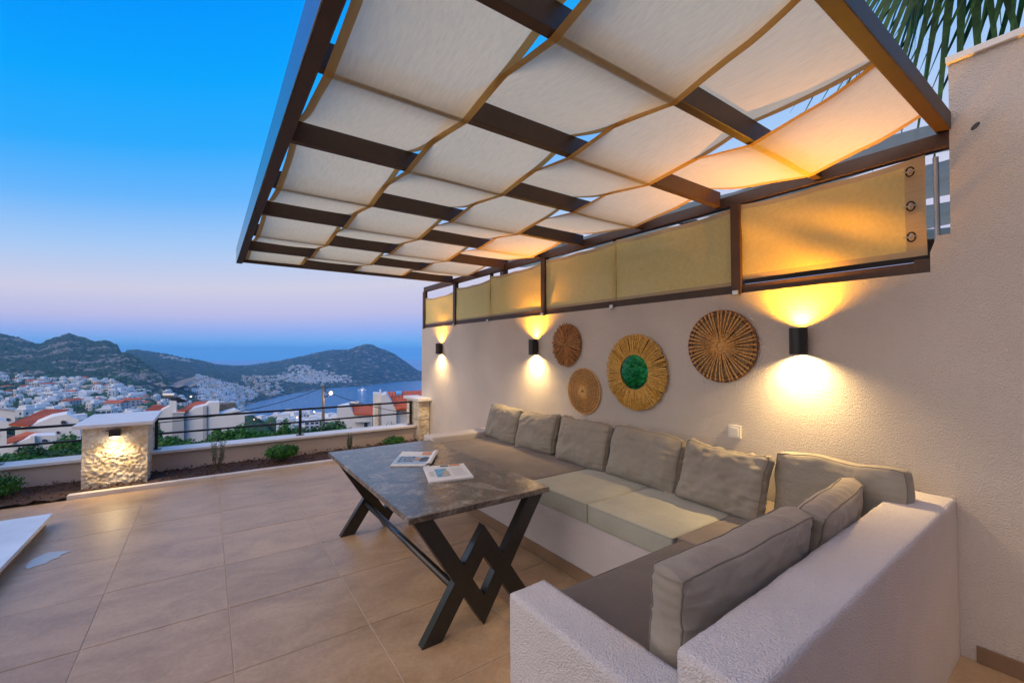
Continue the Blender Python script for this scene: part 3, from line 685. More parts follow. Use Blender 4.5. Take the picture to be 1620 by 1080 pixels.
d4 = 42
b0 = at(560, 705, d4); h4 = thing('white_house', tuple(b0), 'blue-white house with an orange roof right of the lamp pole', 'house')
mb = MB(); px_prism(mb, [(533, 646), (552, 641), (560, 655.5), (589, 656.5), (589, 715), (533, 715)], d4, 7)
mb.build('wall', M['house_white'], h4)
roof_with_tiles(h4, [(560, 656, d4 - .4), (590, 657, d4 - .4), (590, 640, d4 + 4), (552, 641.5, d4 + 4)], 9)
mb = MB(); px_prism(mb, [(576, 668), (581, 668), (581, 675), (576, 675)], d4 - .1, .12); mb.build('window', M['window_dark'], h4)
mb = MB(); px_prism(mb, [(561, 668), (584, 667.2), (584, 668), (561, 668.8)], d4 - .5, .6); mb.build('balcony_slab', M['house_grey'], h4)
sw2 = thing('solar_water_heater', tuple(at(561, 641, d4 + 3)), 'small grey solar water tank on the roof right of the lamp pole', 'solar heater')
mb = MB(); mb.tube([at(555, 637.5, d4 + 3), at(569, 637, d4 + 3)], 0.22, 12); mb.build('tank', M['galv'], sw2)
mb = MB(); mb.tube([at(555.5, 633.5, d4 + 3), at(556.5, 643, d4 + 3)], 0.05, 6); mb.tube([at(567, 638, d4 + 3), at(567, 643, d4 + 3)], 0.05, 6); mb.build('stand', M['rail'], sw2)
d5 = 30
b0 = at(620, 705, d5); h5 = thing('white_house', tuple(b0), 'white house with a large orange tile roof beside the right stone pillar', 'house')
mb = MB(); px_prism(mb, [(603.5, 625), (611, 623), (627, 648.5), (627, 720), (603.5, 720)], d5, 5)
px_prism(mb, [(627, 649), (672, 649), (672, 720), (627, 720)], d5 + .3, 5)
mb.build('wall', M['house_white'], h5)
roof_with_tiles(h5, [(627, 648.5, d5 - .3), (672, 647, d5 - .3), (670, 629, d5 + 2.4), (613, 630.5, d5 + 2.4)], 11)
roof_with_tiles(h5, [(611, 629.5, d5 + 2.6), (672, 628, d5 + 2.6), (670, 619.5, d5 + 5), (610, 622.3, d5 + 5)], 13)
mb = MB(); px_roof(mb, [(627, 627, d5 + 2.9), (636, 626.6, d5 + 2.9), (635, 621.5, d5 + 4.6), (626.5, 622, d5 + 4.6)], 0, .2); mb.build('skylight', M['ink_blue'], h5)
mb = MB(); px_prism(mb, [(590, 622), (603.4, 622), (603.4, 720), (590, 720)], d5 + 2, 1.5); mb.build('stair_tower', M['house_white'], h5)
mb = MB(); px_prism(mb, [(593.6, 637), (598.6, 636.4), (598.6, 715), (593.6, 715)], d5 + 1.6, .38); mb.build('stone_pier', M['limestone'], h5)
mb = MB(); px_prism(mb, [(600, 616.5), (603, 616.5), (603, 626), (600, 626)], d5 + 1, .5); mb.build('chimney', M['house_white'], h5)

# lamp pole with its lit lamp
pd = 24; base = at(511.5, 700, pd)
lp = thing('street_lamp', tuple(base), 'grey concrete lamp pole with one lit lamp above the bay', 'street lamp')
mb = MB(); mb.tube([base, at(511, 609, pd)], 0.10, 10, r_end=0.065); mb.build('pole', mat('pole_concrete', (0.22, 0.21, 0.18), 0.9, var=0.1), lp)
mb = MB(); mb.tube([at(511, 626.5, pd), at(515, 627.5, pd), at(519, 626, pd), at(523, 622.5, pd)], 0.03, 6); mb.build('arm', M['rail'], lp)
mb = MB(); mb.tube([at(511, 611, pd), at(515, 611, pd), at(516, 615, pd), at(514, 618, pd), at(511.5, 618, pd)], 0.02, 6); mb.build('bracket', M['rail'], lp)
mb = MB(); a = at(523.5, 621.5, pd); mb.add([tuple(a + v * 0.10) for v in IV], IF); mb.build('lamp_globe', emis('street_lamp_glow', (1, .50, .16), 5), lp, smooth=True)
l = bpy.data.lights.new('street_lamp_light', 'POINT'); l.energy = 25; l.color = (1, .6, .28); l.shadow_soft_size = .15; lo = bpy.data.objects.new('street_lamp_light', l); C.objects.link(lo); lo.location = a + Vector((0, 0, -.25))
# power cables
def cable(a, b, sag, label):
    P = [a.lerp(b, t / 12) + Vector((0, 0, -sag * 4 * (t / 12) * (1 - t / 12))) for t in range(13)]
    mb = MB(); mb.tube(P, 0.016, 5); o = mb.build('power_cable', M['rail'], origin=tuple(a)); tag(o, label, 'cable')
cable(at(512, 612, pd), at(244, 669, 14), .3, 'thin black cable running down left from the lamp pole top')
cable(at(512, 618, pd), at(680, 655, 30), .3, 'thin black cable running right from the lamp pole past the roofs')

# small warm town lights
def town_light(px, py, depth, r, label):
    p = at(px, py, depth); z = hterr(p.x, p.y); t = thing('street_lamp', (p.x, p.y, z), label, 'street lamp', 'small lit lamps in the town')
    mb = MB(); mb.tube([(p.x, p.y, z), (p.x, p.y, p.z)], .12, 5); mb.build('pole', M['rail'], t)
    mb = MB(); mb.add([tuple(p + v * r) for v in IV], IF); mb.build('lamp_globe', M['town_glow'], t)
M['town_glow'] = emis('town_lamp_glow', (1, .6, .25), 6)
for q in ((402, 664.5, 260, .7), (445, 669, 240, .6), (442, 674, 230, .5), (497, 651.5, 420, .8), (302, 627, 900, 1.6), (403, 620, 1700, 2.2), (48, 612, 640, .9), (120, 622, 600, .8), (176, 628, 560, .8), (88, 640, 430, .6), (205, 634, 640, .9), (352, 629, 1150, 1.3), (520, 661, 330, .6), (470, 660, 300, .6)): town_light(*q, 'small warm lit lamp among the town roofs by the bay')

# yacht on the bay
yp = at(573, 617.5, 1); dd = (SEA - H) / ((yp - Vector((0, 0, H))).z); yp = Vector((0, 0, H)) + (yp - Vector((0, 0, H))) * dd
ya = thing('yacht', tuple(yp), 'white motor yacht anchored in the blue bay', 'yacht')
mb = MB(); L = 17.0; hull = []
for i, (t, wv, zb) in enumerate(((-1, 3.0, 3), (-.5, 3.6, 3), (.2, 3.6, 3.4), (.7, 2.2, 4.2), (1, .1, 5))):
    c = yp + rgt * (-t * L); hull.append([c + fh * -wv + Vector((0, 0, zb)), c + fh * -wv * .7, c + fh * wv * .7, c + fh * wv + Vector((0, 0, zb))])
vv = [p for q in hull for p in q]; mb.add(vv, [(i * 4 + k, i * 4 + (k + 1) % 4, i * 4 + 4 + (k + 1) % 4, i * 4 + 4 + k) for i in range(4) for k in range(4)] + [(0, 1, 2, 3), (19, 18, 17, 16)])
M['boat_white'] = mat('boat_white', (0.8, 0.8, 0.82), 0.3); mb.build('hull', M['boat_white'], ya)
mb = MB()
for x0, x1, z0, z1 in ((-11, 13, 3, 6), (-7, 9, 6.2, 8.6), (-3, 5, 8.8, 10.6)):
    mb.prism([yp + rgt * x0 + Vector((0, 0, z0)) - fh * 2.6, yp + rgt * x1 + Vector((0, 0, z0)) - fh * 2.6, yp + rgt * (x1 - 2) + Vector((0, 0, z1)) - fh * 2.6, yp + rgt * (x0 + 3) + Vector((0, 0, z1)) - fh * 2.6], fh * 5.2)
mb.build('superstructure', M['boat_white'], ya)
mb = MB(); mb.tube([yp + Vector((0, 0, 10.6)), yp + Vector((0, 0, 18))], .3, 6); mb.build('mast', M['boat_white'], ya)
mb = MB(); mb.add([tuple(yp + rgt * 1 - fh * 5 + Vector((0, 0, 1.5)) + v * 1.3) for v in IV], IF); mb.build('deck_light', emis('yacht_light', (1, .85, .7), 4), ya)

# ================================================================== TERRACE
WX = 2.984           # face of the long wall
# floor: grout bed with single tiles
mb = MB(); mb.box(-5.6, 3.3, -5, 6.04, -0.4, -0.0028)
floor = tag(mb.build('terrace_floor', M['grout']), 'beige porcelain tile terrace floor', kind='structure')
TP = 0.6085; X0 = 0.121; Y0 = 2.98; g = 0.0022
tile_me = {}
def tile(ix, iy, x0, x1, y0, y1, par=floor):
    mb = MB(); hh = random.uniform(-0.0006, 0.0006)
    mb.box(x0 + g, x1 - g, y0 + g, y1 - g, -0.0025, hh)
    o = mb.build('tile', TILES[random.choice((0, 0, 1, 2, 3))], None, bevel=0.0015, seg=1); o.parent = par
for ix in range(-9, 6):
    for iy in range(-9, 6):
        x0 = X0 + ix * TP; y0 = Y0 + iy * TP; x1 = x0 + TP; y1 = y0 + TP
        y1c = min(y1, 6.035)
        if iy == 4: y1c = 6.035
        if iy == 5: continue
        if x0 > 3: continue
        # bench footprint keeps its own floor; leave tiles running underneath only where seen
        if x0 >= 1.9 and y0 >= 0.75: continue
        tile(ix, iy, x0, min(x1, 3.0), y0, y1c)

# soil bed
bed = MB(); n = 120
for (xa, xb, ya, yb) in ((-5.6, 3.3, 6.11, 6.75),):
    NX, NY = 150, 12
    V = []
    for i in range(NX + 1):
        for j in range(NY + 1):
            x = xa + (xb - xa) * i / NX; y = ya + (yb - ya) * j / NY
            if x < -1.11: y = 6.04 + (yb - 6.04) * j / NY
            V.append((x, y, 0.012 + 0.045 * abs(nz(x, y, 1, 7)) + 0.02 * nz(x, y, 3, 25)))
    bed.add(V, [(i * (NY + 1) + j, (i + 1) * (NY + 1) + j, (i + 1) * (NY + 1) + j + 1, i * (NY + 1) + j + 1) for i in range(NX) for j in range(NY)])
bd = tag(bed.build('planting_bed', M['soil'], smooth=True), 'narrow bed of dark red-brown mulch along the low wall', kind='structure')
ch = MB(); rr = random.Random(9)
for i in range(2600):
    x = rr.uniform(-5, 2.95); y = rr.uniform(6.13 if x > -1.1 else 6.07, 6.74); s = rr.uniform(.006, .02); z = .03 + .03 * rr.random()
    d = Vector((rr.gauss(0, 1), rr.gauss(0, 1), rr.gauss(0, .4))).normalized() * s; e = d.orthogonal().normalized() * s * .5
    p = Vector((x, y, z)); k = d.cross(e).normalized() * s * .3
    ch.add([p - d, p + e, p + d, p - e, p + k + Vector((0, 0, .004))], [(0, 1, 4), (1, 2, 4), (2, 3, 4), (3, 0, 4), (0, 3, 2, 1)])
tag(ch.build('bark_mulch', M['soil']), 'dark bark mulch chips over the planting bed', kind='stuff')

# curb slabs
cb = thing('planting_bed_curb', (0.9, 6.07, 0), 'pale stone kerb along the terrace side of the planting bed', 'kerb')
x = -1.112
while x < 2.95:
    x1 = min(x + 1.2, 2.95); mb = MB(); mb.box(x + .001, x1 - .001, 6.037, 6.118, -.02, .042); mb.build('slab', M['curb'], cb, bevel=.004); x = x1

# low garden wall + cap slabs
lw = thing('low_garden_wall', (0.5, 6.9, 0), 'low beige rendered wall with white marble cap at the terrace edge', 'wall')
mb = MB(); mb.box(-0.53, 2.81, 6.75, 6.96, -3.2, .236); mb.build('rendered_wall', M['stucco_grey'], lw)
mb = MB(); mb.box(-7, -1.05, 6.75, 6.96, -3.2, .236); mb.build('rendered_wall', M['stucco_grey'], lw)
for a0, a1 in ((-0.53, 2.8), (-7.0, -1.055)):
    n_ = int(round((a1 - a0) / 1.1)); st = (a1 - a0) / n_
    for k in range(n_):
        mb = MB(); mb.box(a0 + k * st + .001, a0 + (k + 1) * st - .001, 6.705, 7.005, .237, .268); mb.build('cap_slab', M['marble_cap'], lw, bevel=.003)

def rough_block(x0, x1, y0, y1, z0, z1, name, parent, amp=0.016, faces='fr', seed=0):
    """stone block with a hand-cut, pitted surface"""
    bm = bmesh.new(); bmesh.ops.create_cube(bm, size=1)
    for v in bm.verts: v.co = Vector((x0 + (v.co.x + .5) * (x1 - x0), y0 + (v.co.y + .5) * (y1 - y0), z0 + (v.co.z + .5) * (z1 - z0)))
    bmesh.ops.subdivide_edges(bm, edges=bm.edges[:], cuts=60, use_grid_fill=True)
    c = Vector(((x0 + x1) / 2, (y0 + y1) / 2, (z0 + z1) / 2))
    bm.normal_update()
    for v in bm.verts:
        e = min(v.co.x - x0, x1 - v.co.x) if abs(v.normal.y) > .5 else min(v.co.y - y0, y1 - v.co.y) if abs(v.normal.x) > .5 else 1
        e2 = min(v.co.z - z0, z1 - v.co.z); k = min(1, max(0, min(e, e2)) / .035)
        f = noise.fractal(Vector((v.co.x * 9 + seed, v.co.y * 9, v.co.z * 13)), .75, 2.1, 5); f2 = noise.fractal(Vector((v.co.x * 30, v.co.y * 30 + seed, v.co.z * 60)), .6, 2.1, 3)
        v.co += v.normal * (amp * (f * .8 + f2 * 1.3) * (0.25 + .75 * k) - amp * .5)
    me = bpy.data.meshes.new(name); o0 = root_loc(parent)
    for v in bm.verts: v.co -= o0
    bm.to_mesh(me); bm.free(); me.materials.append(M['limestone']); me.shade_smooth()
    o = bpy.data.objects.new(name, me); C.objects.link(o); o.parent = parent; return o
pl = thing('stone_pillar', (-.79, 6.7, 0), 'rough yellow limestone pillar with a white cap and a lit down lamp, left of the railing', 'pillar')
rough_block(-1.06, -.522, 6.3, 7.2, -.05, .655, 'shaft', pl, .010)
mb = MB(); mb.box(-1.125, -.475, 6.24, 7.3, .656, .694); mb.build('cap', M['marble_cap'], pl, bevel=.004)
pr = thing('stone_pillar', (2.88, 6.9, 0), 'slim limestone pillar of two blocks at the end of the tall wall', 'pillar')
rough_block(2.80, 2.975, 6.6, 7.15, -.05, .36, 'block', pr, .006, seed=3); rough_block(2.80, 2.975, 6.6, 7.15, .365, .664, 'block', pr, .006, seed=8)
mb = MB(); mb.box(2.76, 3.02, 6.55, 7.2, .665, .708); mb.build('cap', M['marble_cap'], pr, bevel=.004)

# railings
def railing(x0, x1, posts, label):
    t = thing('railing', ((x0 + x1) / 2, 6.88, .268), label, 'railing', 'black railings on the low wall')
    for z, r in ((.632, .0135), (.452, .0115)):
        mb = MB(); mb.box(x0, x1, 6.88 - r, 6.88 + r, z - r, z + r); mb.build('rail_bar', M['rail'], t, bevel=.003)
    for px in posts:
        mb = MB(); mb.box(px - .0165, px + .0165, 6.862, 6.898, .27, .63 - .014); p = mb.build('post', M['rail'], t, bevel=.002)
        mb = MB(); mb.box(px - .05, px + .05, 6.84, 6.92, .2685, .2755); mb.build('foot_plate', M['rail'], p)
railing(-.515, 2.79, (-.495, 1.105, 2.765), 'black two-bar railing between the two stone pillars')
railing(-7, -1.065, (-6.6, -5.0, -3.4, -1.8), 'black two-bar railing left of the lit stone pillar')

# white marble slab step at the left + pale glossy patch on the tiles
sl = MB(); sl.box(-3.2, -1.045, 3.2, 5.25, 0.0, .098)
t = thing('raised_platform', (-2.1, 4.2, 0), 'raised white marble platform at the left edge of the tiles', 'platform')
mb = MB(); mb.box(-3.2, -1.075, 2.9, 5.2, .002, .066); mb.build('base', M['tile_brown'], t)
for (a, b, c, d) in ((-2.12, -1.045, 4.02, 5.25), (-2.12, -1.045, 2.85, 4.017), (-3.2, -2.123, 4.02, 5.25), (-3.2, -2.123, 2.85, 4.017)):
    mb = MB(); mb.box(a, b, c, d, .067, .098); mb.build('slab', M['slab_white'], t, bevel=.003)
def blotch():
    m, tt_, b = newmat('glossy_film'); b.inputs['Base Color'].default_value = (0.50, .44, .39, 1); b.inputs['Roughness'].default_value = .06
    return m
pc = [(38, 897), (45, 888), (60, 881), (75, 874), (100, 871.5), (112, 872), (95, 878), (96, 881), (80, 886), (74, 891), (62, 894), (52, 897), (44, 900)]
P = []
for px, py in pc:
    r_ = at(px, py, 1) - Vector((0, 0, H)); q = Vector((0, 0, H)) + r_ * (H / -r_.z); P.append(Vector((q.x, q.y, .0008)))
mb = MB(); mb.prism(P, (0, 0, .0022)); tag(mb.build('glossy_blotch', blotch(), origin=tuple(P[0])), 'thin pale puddle on the tiles at the left', 'blotch')

# ------------------------------------------------------------------ long wall
tw = thing('tall_stucco_wall', (WX + .1, 3, 0), 'long rough white stucco wall behind the sofa, taller at the right', 'wall')
prof = [(6.93, -.1), (6.93, 1.842), (.575, 1.842), (.575, 1.95), (.552, 2.02), (.500, 2.02), (.493, 2.868), (-6, 2.868), (-6, -.1)]
mb = MB(); mb.prism([(WX, y, z) for y, z in prof], (.24, 0, 0)); mb.build('stucco_wall_body', M['stucco'], tw, bevel=.012, seg=3)
mb = MB(); mb.box(WX - .022, WX + .26, -6, .512, 2.869, 2.902); mb.build('cap_stone', M['marble_cap'], tw, bevel=.004)
# lower outer part of the wall to the ground outside
mb = MB(); mb.box(WX + .01, WX + .23, -6, 6.92, -3.5, -.101); mb.build('foundation', M['stucco_grey'], tw)
# weep hole as a flat dark patch, its inner shade painted
bm_ = MB(); pts = [(WX - .0012, .418 + .016 * cos(a) , 2.525 + .013 * sin(a)) for a in np.linspace(0, 2 * pi, 20)[:-1]]
pts = [(x, .418 + (y - .418) , z - (y - .418) * .6) for x, y, z in pts]
bm_.prism(pts, (.001, 0, 0)); bm_.build('hole', M['lamp_black'], tw)
# baseboard on the wall right of the sofa
y = .46
while y > -3:
    mb = MB(); mb.box(WX - .011, WX - .001, y - .6, y - .002, .001, .078); mb.build('baseboard_tile', M['tile_brown'], tw, bevel=.001, seg=1); y -= .602

# unseen house front, added to hold back light from behind the camera
hf = thing('blocking_facade', (-1, -2.3, 0), 'unseen white house front with glass door, added behind the viewpoint to block light', 'house')
for i, (a, b, c, d) in enumerate(((-6.5, -2.6, -.1, 5.6), (.2, WX - .002, -.1, 5.6), (-2.599, .199, 2.35, 5.6))):
    mb = MB(); mb.box(a, b, -2.5, -2.25, c, d); mb.build('facade_wall', M['stucco'], hf)
mb = MB(); mb.box(-2.6, .2, -2.42, -2.38, -.01, 2.349); mb.build('glass_door', M['window_dark'], hf)
for x in (-2.56, -1.2, .16): mb = MB(); mb.box(x - .035, x + .035, -2.379, -2.32, -.005, 2.345); mb.build('door_frame', M['steel'], hf)
# built-in bench
def plaster(pts, z0, z1, name, parent, m, rad=.007, amp=.0028, step=.016, seed=0):
    """rendered block (4 corners in plan) with softly rounded, slightly uneven edges"""
    P = [Vector((x, y, 0)) for x, y in pts]; LX = (P[1] - P[0]).length; LY = (P[3] - P[0]).length; LZ = z1 - z0
    bm = bmesh.new()
    def face(o, du, dv, lu, lv):
        nu = max(2, int(lu / step)); nv = max(2, int(lv / step)); g_ = [[bm.verts.new(o + du * (lu * i / nu) + dv * (lv * j / nv)) for j in range(nv + 1)] for i in range(nu + 1)]
        for i in range(nu):
            for j in range(nv): bm.faces.new((g_[i][j], g_[i + 1][j], g_[i + 1][j + 1], g_[i][j + 1]))
    X_, Y_, Z_ = Vector((1, 0, 0)), Vector((0, 1, 0)), Vector((0, 0, 1)); O = Vector((0, 0, 0))
    face(O + Z_ * LZ, X_, Y_, LX, LY); face(O, Y_, X_, LY, LX)
    face(O, X_, Z_, LX, LZ); face(O + Y_ * LY, Z_, X_, LZ, LX); face(O, Z_, Y_, LZ, LY); face(O + X_ * LX, Y_, Z_, LY, LZ)
    bmesh.ops.remove_doubles(bm, verts=bm.verts[:], dist=1e-5)
    def densify():
        pass
    for v in bm.verts:
        c = v.co; q = Vector((min(max(c.x, rad), LX - rad), min(max(c.y, rad), LY - rad), min(max(c.z, rad), LZ - rad))); d = c - q
        if d.length > 1e-6: c = q + d.normalized() * min(rad, d.length if sum(abs(k) > 1e-6 for k in d) == 1 else rad); n_ = d.normalized()
        else: n_ = Vector((0, 0, 0))
        w = P[0].lerp(P[1], c.x / LX).lerp(P[3].lerp(P[2], c.x / LX), c.y / LY); w.z = z0 + c.z
        k = nz(w.x + seed, w.y, w.z, 6) + .6 * nz(w.x, w.y + seed, w.z, 19) + .5 * nz(w.x, w.y, w.z + seed, 48)
        v.co = w + n_ * k * amp
    me = bpy.data.meshes.new(name); o0 = root_loc(parent)
    for v in bm.verts: v.co -= o0
    bm.to_mesh(me); bm.free(); me.materials.append(m); me.shade_smooth()
    o = bpy.data.objects.new(name, me); C.objects.link(o); o.parent = parent; return o
bx = 1.962
bn = thing('built_in_bench', (2.4, 2.4, 0), 'L-shaped white stucco built-in bench along the wall, carrying the cushions', 'bench')
SB = M['stucco_bench']
mb = MB(); mb.box(bx, WX - .001, 1.30, 4.2, -.01, .382); mb.build('seat_base', SB, bn, bevel=.012, seg=3)
mb = MB(); mb.box(1.05, WX - .001, .70, 1.299, -.01, .381); mb.build('seat_base', SB, bn, bevel=.012, seg=3)
plaster([(.885, .4), (1.048, .4), (1.048, 1.29), (.885, 1.285)], -.01, .602, 'arm', bn, SB, seed=1)
plaster([(.930, .466), (WX - .001, .512), (WX - .001, .722), (.930, .645)], -.01, .742, 'backrest_wall', bn, SB, seed=2)
plaster([(1.93, 4.201), (WX - .001, 4.201), (WX - .001, 4.42), (1.93, 4.42)], -.01, .565, 'arm', bn, SB, seed=3)
y = 1.30; 
while y < 4.19:
    y1 = min(y + .602, 4.2); mb = MB(); mb.box(bx - .012, bx - .001, y + .001, y1 - .001, .001, .08); mb.build('baseboard_tile', M['tile_brown'], bn, bevel=.001, seg=1); y = y1

# ------------------------------------------------------------------ pergola
ZB = 2.48; ZT = 2.59
pg = thing('pergola', (1.6, 3, ZB), 'dark steel wall-mounted pergola with woven cream shade cloth strips', 'pergola')
BX = 3.02   # centre of the wall frame
def beam(x0, x1, y0, y1, z0, z1, name='rafter', m='steel'):
    mb = MB(); mb.box(x0, x1, y0, y1, z0, z1); return mb.build(name, M[m], pg, bevel=.004)
beam(.262, .318, .44, 5.895, ZB - .012, ZT + .052, 'side_beam')
beam(.2555, .2612, .44, 5.895, ZB - .012, ZT + .052, 'side_flashing', 'flashing')
beam(.3185, BX - .03, 5.82, 5.875, ZB, ZT + .045, 'end_beam')
beam(.3185, BX - .012, .500, .556, ZB + .068, ZB + .155, 'end_beam')
RY = [1.075, 1.70, 2.365, 3.085, 3.745, 4.47, 5.15]
for y in RY: beam(.3185, BX - .031, y - .022, y + .022, ZB + .006, ZT, 'rafter')
beam(BX - .03, BX + .03, .40, 6.9, ZB - .01, ZB + .066, 'wall_beam')
beam(BX - .029, BX + .03, .575, 6.9, 1.847, 1.912, 'bottom_rail')
for y in (6.868, 5.757, 3.68, 1.57):
    beam(BX - .045, BX + .015, y - .034, y + .034, 1.845, ZB - .011, 'post')
for y in (4.805, 2.69): beam(BX - .0, BX + .028, y - .025, y + .025, 1.845, ZB - .011, 'post')
beam(BX - .034, BX + .034, .56, .65, 1.845, 1.925, 'foot_bracket')
for y in (4.805, 2.69, 5.757, 3.68, 1.57): beam(BX - .06, BX - .046, y - .02, y + .02, 1.842, 1.875, 'foot_bracket', 'galv')

SX = [(.338, .945), (.905, 1.585), (1.545, 2.225), (2.185, 2.885)]
nodes = [.53] + RY + [5.84]
def strip(k, x0, x1):
    over = lambda i: (i + k) % 2 == 1        # node index -> above the rafter?
    zs = [ZB + .160] + [(ZT + .006 if over(i) else ZB - .002) for i in range(1, 8)] + [ZT + .02 if over(8) else ZB + .03]
    # k=0: R0 over, R1 under ...
    NXs = 14; V = []; rows = []
    NY = 14
    for i in range(8):
        for j in range(NY):
            t_ = j / NY; rows.append((nodes[i] + (nodes[i + 1] - nodes[i]) * t_, i, t_))
    rows.append((nodes[8], 7, 1.0))
    for (y, i, t_) in rows:
        q_ = 2 * t_ - 1; s_ = .5 + .5 * math.copysign(abs(q_) ** 1.25, q_); z = zs[i] + (zs[i + 1] - zs[i]) * s_ - .014 * sin(pi * t_)
        pinch = .004 * sin(pi * t_) * (1 + .5 * sin(i * 2.1 + k))
        for a in range(NXs + 1):
            u = a / NXs
            hem = .034 / (x1 - x0)
            uu = (0, hem)[a] if a < 2 else (1 - hem, 1)[a - NXs + 1] if a > NXs - 2 else hem + (1 - 2 * hem) * (a - 1) / (NXs - 2)
            x = x0 + pinch + (x1 - x0 - 2 * pinch) * uu
            sag = -.012 * sin(pi * uu) * sin(pi * t_) + .003 * nz(x * 3, y * 3, k) + (-.006 * sin(pi * t_) if a in (0, NXs) else 0)
            V.append((x, y, z + sag))
    mb = MB(); n1 = NXs + 1
    for r in range(len(rows) - 1):
        for a in range(NXs):
            pass
    fs0 = []; fs1 = []
    for r in range(len(rows) - 1):
        for a in range(NXs):
            f = (r * n1 + a, r * n1 + a + 1, (r + 1) * n1 + a + 1, (r + 1) * n1 + a)
            (fs1 if a in (0, NXs - 1) else fs0).append(f)
    mb.v = V; mb.f = fs0 + fs1; mb.m = [0] * len(fs0) + [1] * len(fs1)
    return mb.build('shade_cloth_strip', [M['cloth_top'], M['cloth_hem']], pg, smooth=True)
for k, (a, b) in enumerate(SX): strip(k, a, b)

# side screens between the posts (parts of the pergola frame)
def screen(y0, y1, z0, z1, wav, seed, hem_right=False):
    NY = 46; NZ = 16; V = []
    for i in range(NY + 1):
        for j in range(NZ + 1):
            u = i / NY; v = j / NZ; y = y0 + (y1 - y0) * u
            zz1 = z1 - wav * .5 * sin(pi * u) - .010 * abs(sin(u * pi * 2)); z = z0 + (zz1 - z0) * v
            x = BX - .020 + .009 * nz(y * 2.2 + seed, z * 3, seed) + .012 * nz(y * 1.1, z * 6 - y * 2.4, seed) * (1 if seed == 1 else .4)
            V.append((x, y, z))
    fs = [(i * (NZ + 1) + j, (i + 1) * (NZ + 1) + j, (i + 1) * (NZ + 1) + j + 1, i * (NZ + 1) + j + 1) for i in range(NY) for j in range(NZ)]
    mb = MB(); mb.v = V; mb.f = fs
    mb.m = [1 if ((k % NZ) in (0, NZ - 1)) or (hem_right and k // NZ < 4) else 0 for k in range(len(fs))]
    return mb.build('side_screen', [M['cloth_side'], M['cloth_hem2']], pg, smooth=True)
M['cloth_hem2'] = fabric_sheet('shade_cloth_side_hem', (0.66, 0.48, 0.26), 0.35, 0.01)
screen(.60, 1.54, 1.945, 2.462, .02, 1, True)
screen(1.60, 2.66, 1.905, 2.458, .03, 2); screen(2.665, 3.65, 1.905, 2.45, .02, 3)
screen(3.71, 4.78, 1.905, 2.435, .04, 4); screen(4.785, 5.73, 1.905, 2.40, .04, 5); screen(5.785, 6.84, 1.905, 2.36, .06, 6)
# buckles on the near screen
for z in (2.385, 2.205, 2.045):
    t = MB(); t.loop([(BX - 0.044, .655 + .016 * cos(a), z + .024 * sin(a)) for a in np.linspace(0, 2 * pi, 17)[:-1]], .004, 6)
    o = t.build('eyelet', M['rail'], pg)
    t = MB(); t.tube([(BX - 0.047, .632, z), (BX - 0.054, .65, z + .003), (BX - 0.054, .665, z - .002), (BX - 0.047, .685, z + .002)], .004, 6); t.tube([(BX - 0.050, .655, z - .014), (BX - 0.056, .656, z), (BX - 0.050, .657, z + .014)], .004, 6)
    t.build('hook', M['galv'], o)
t = MB(); t.tube([(BX + .005, .566, 1.93), (BX + .005, .566, 2.44)], .012, 10); t.build('screen_pole', M['galv'], pg)

# neighbouring canopy behind the wall
ng = thing('neighbour_pergola', (5, 2, 2.6), 'grey-green shade cloth canopy of the next terrace seen over the wall', 'pergola')
for i in range(6):
    x0 = 3.34 + i * .56; mb = MB(); V = []
    for a in range(13):
        for b in range(27):
            u = a / 12; x = x0 + .53 * u; y = -2.0 + 7.0 * b / 26; z = 2.72 - .05 * sin(pi * u) - .012 * sin(b * .9) + .03 * ((i % 2) * 2 - 1) * sin(b * pi / 3)
            V.append((x, y, z))
    mb.add(V, [(a * 27 + b, (a + 1) * 27 + b, (a + 1) * 27 + b + 1, a * 27 + b + 1) for a in range(12) for b in range(26)])
    mb.build('shade_cloth_strip', M['cloth_green'], ng, smooth=True)
for y in (-2, -.9, .3, 1.4, 2.6, 3.8, 5.0):
    mb = MB(); mb.box(3.32, 6.72, y - .025, y + .025, 2.74, 2.82); mb.build('rafter', M['steel'], ng, bevel=.003)
mb = MB(); mb.box(6.7, 6.78, -2, 5, 2.5, 2.83); mb.build('side_beam', M['steel'], ng, bevel=.003)
for y in (-1.9, 4.9):
    mb = MB(); mb.box(6.69, 6.79, y - .05, y + .05, -3.5, 2.5); mb.build('post', M['steel'], ng, bevel=.003)
    mb = MB(); mb.box(3.25, 3.33, y - .04, y + .04, -3.5, 2.73); mb.build('post', M['steel'], ng, bevel=.003)

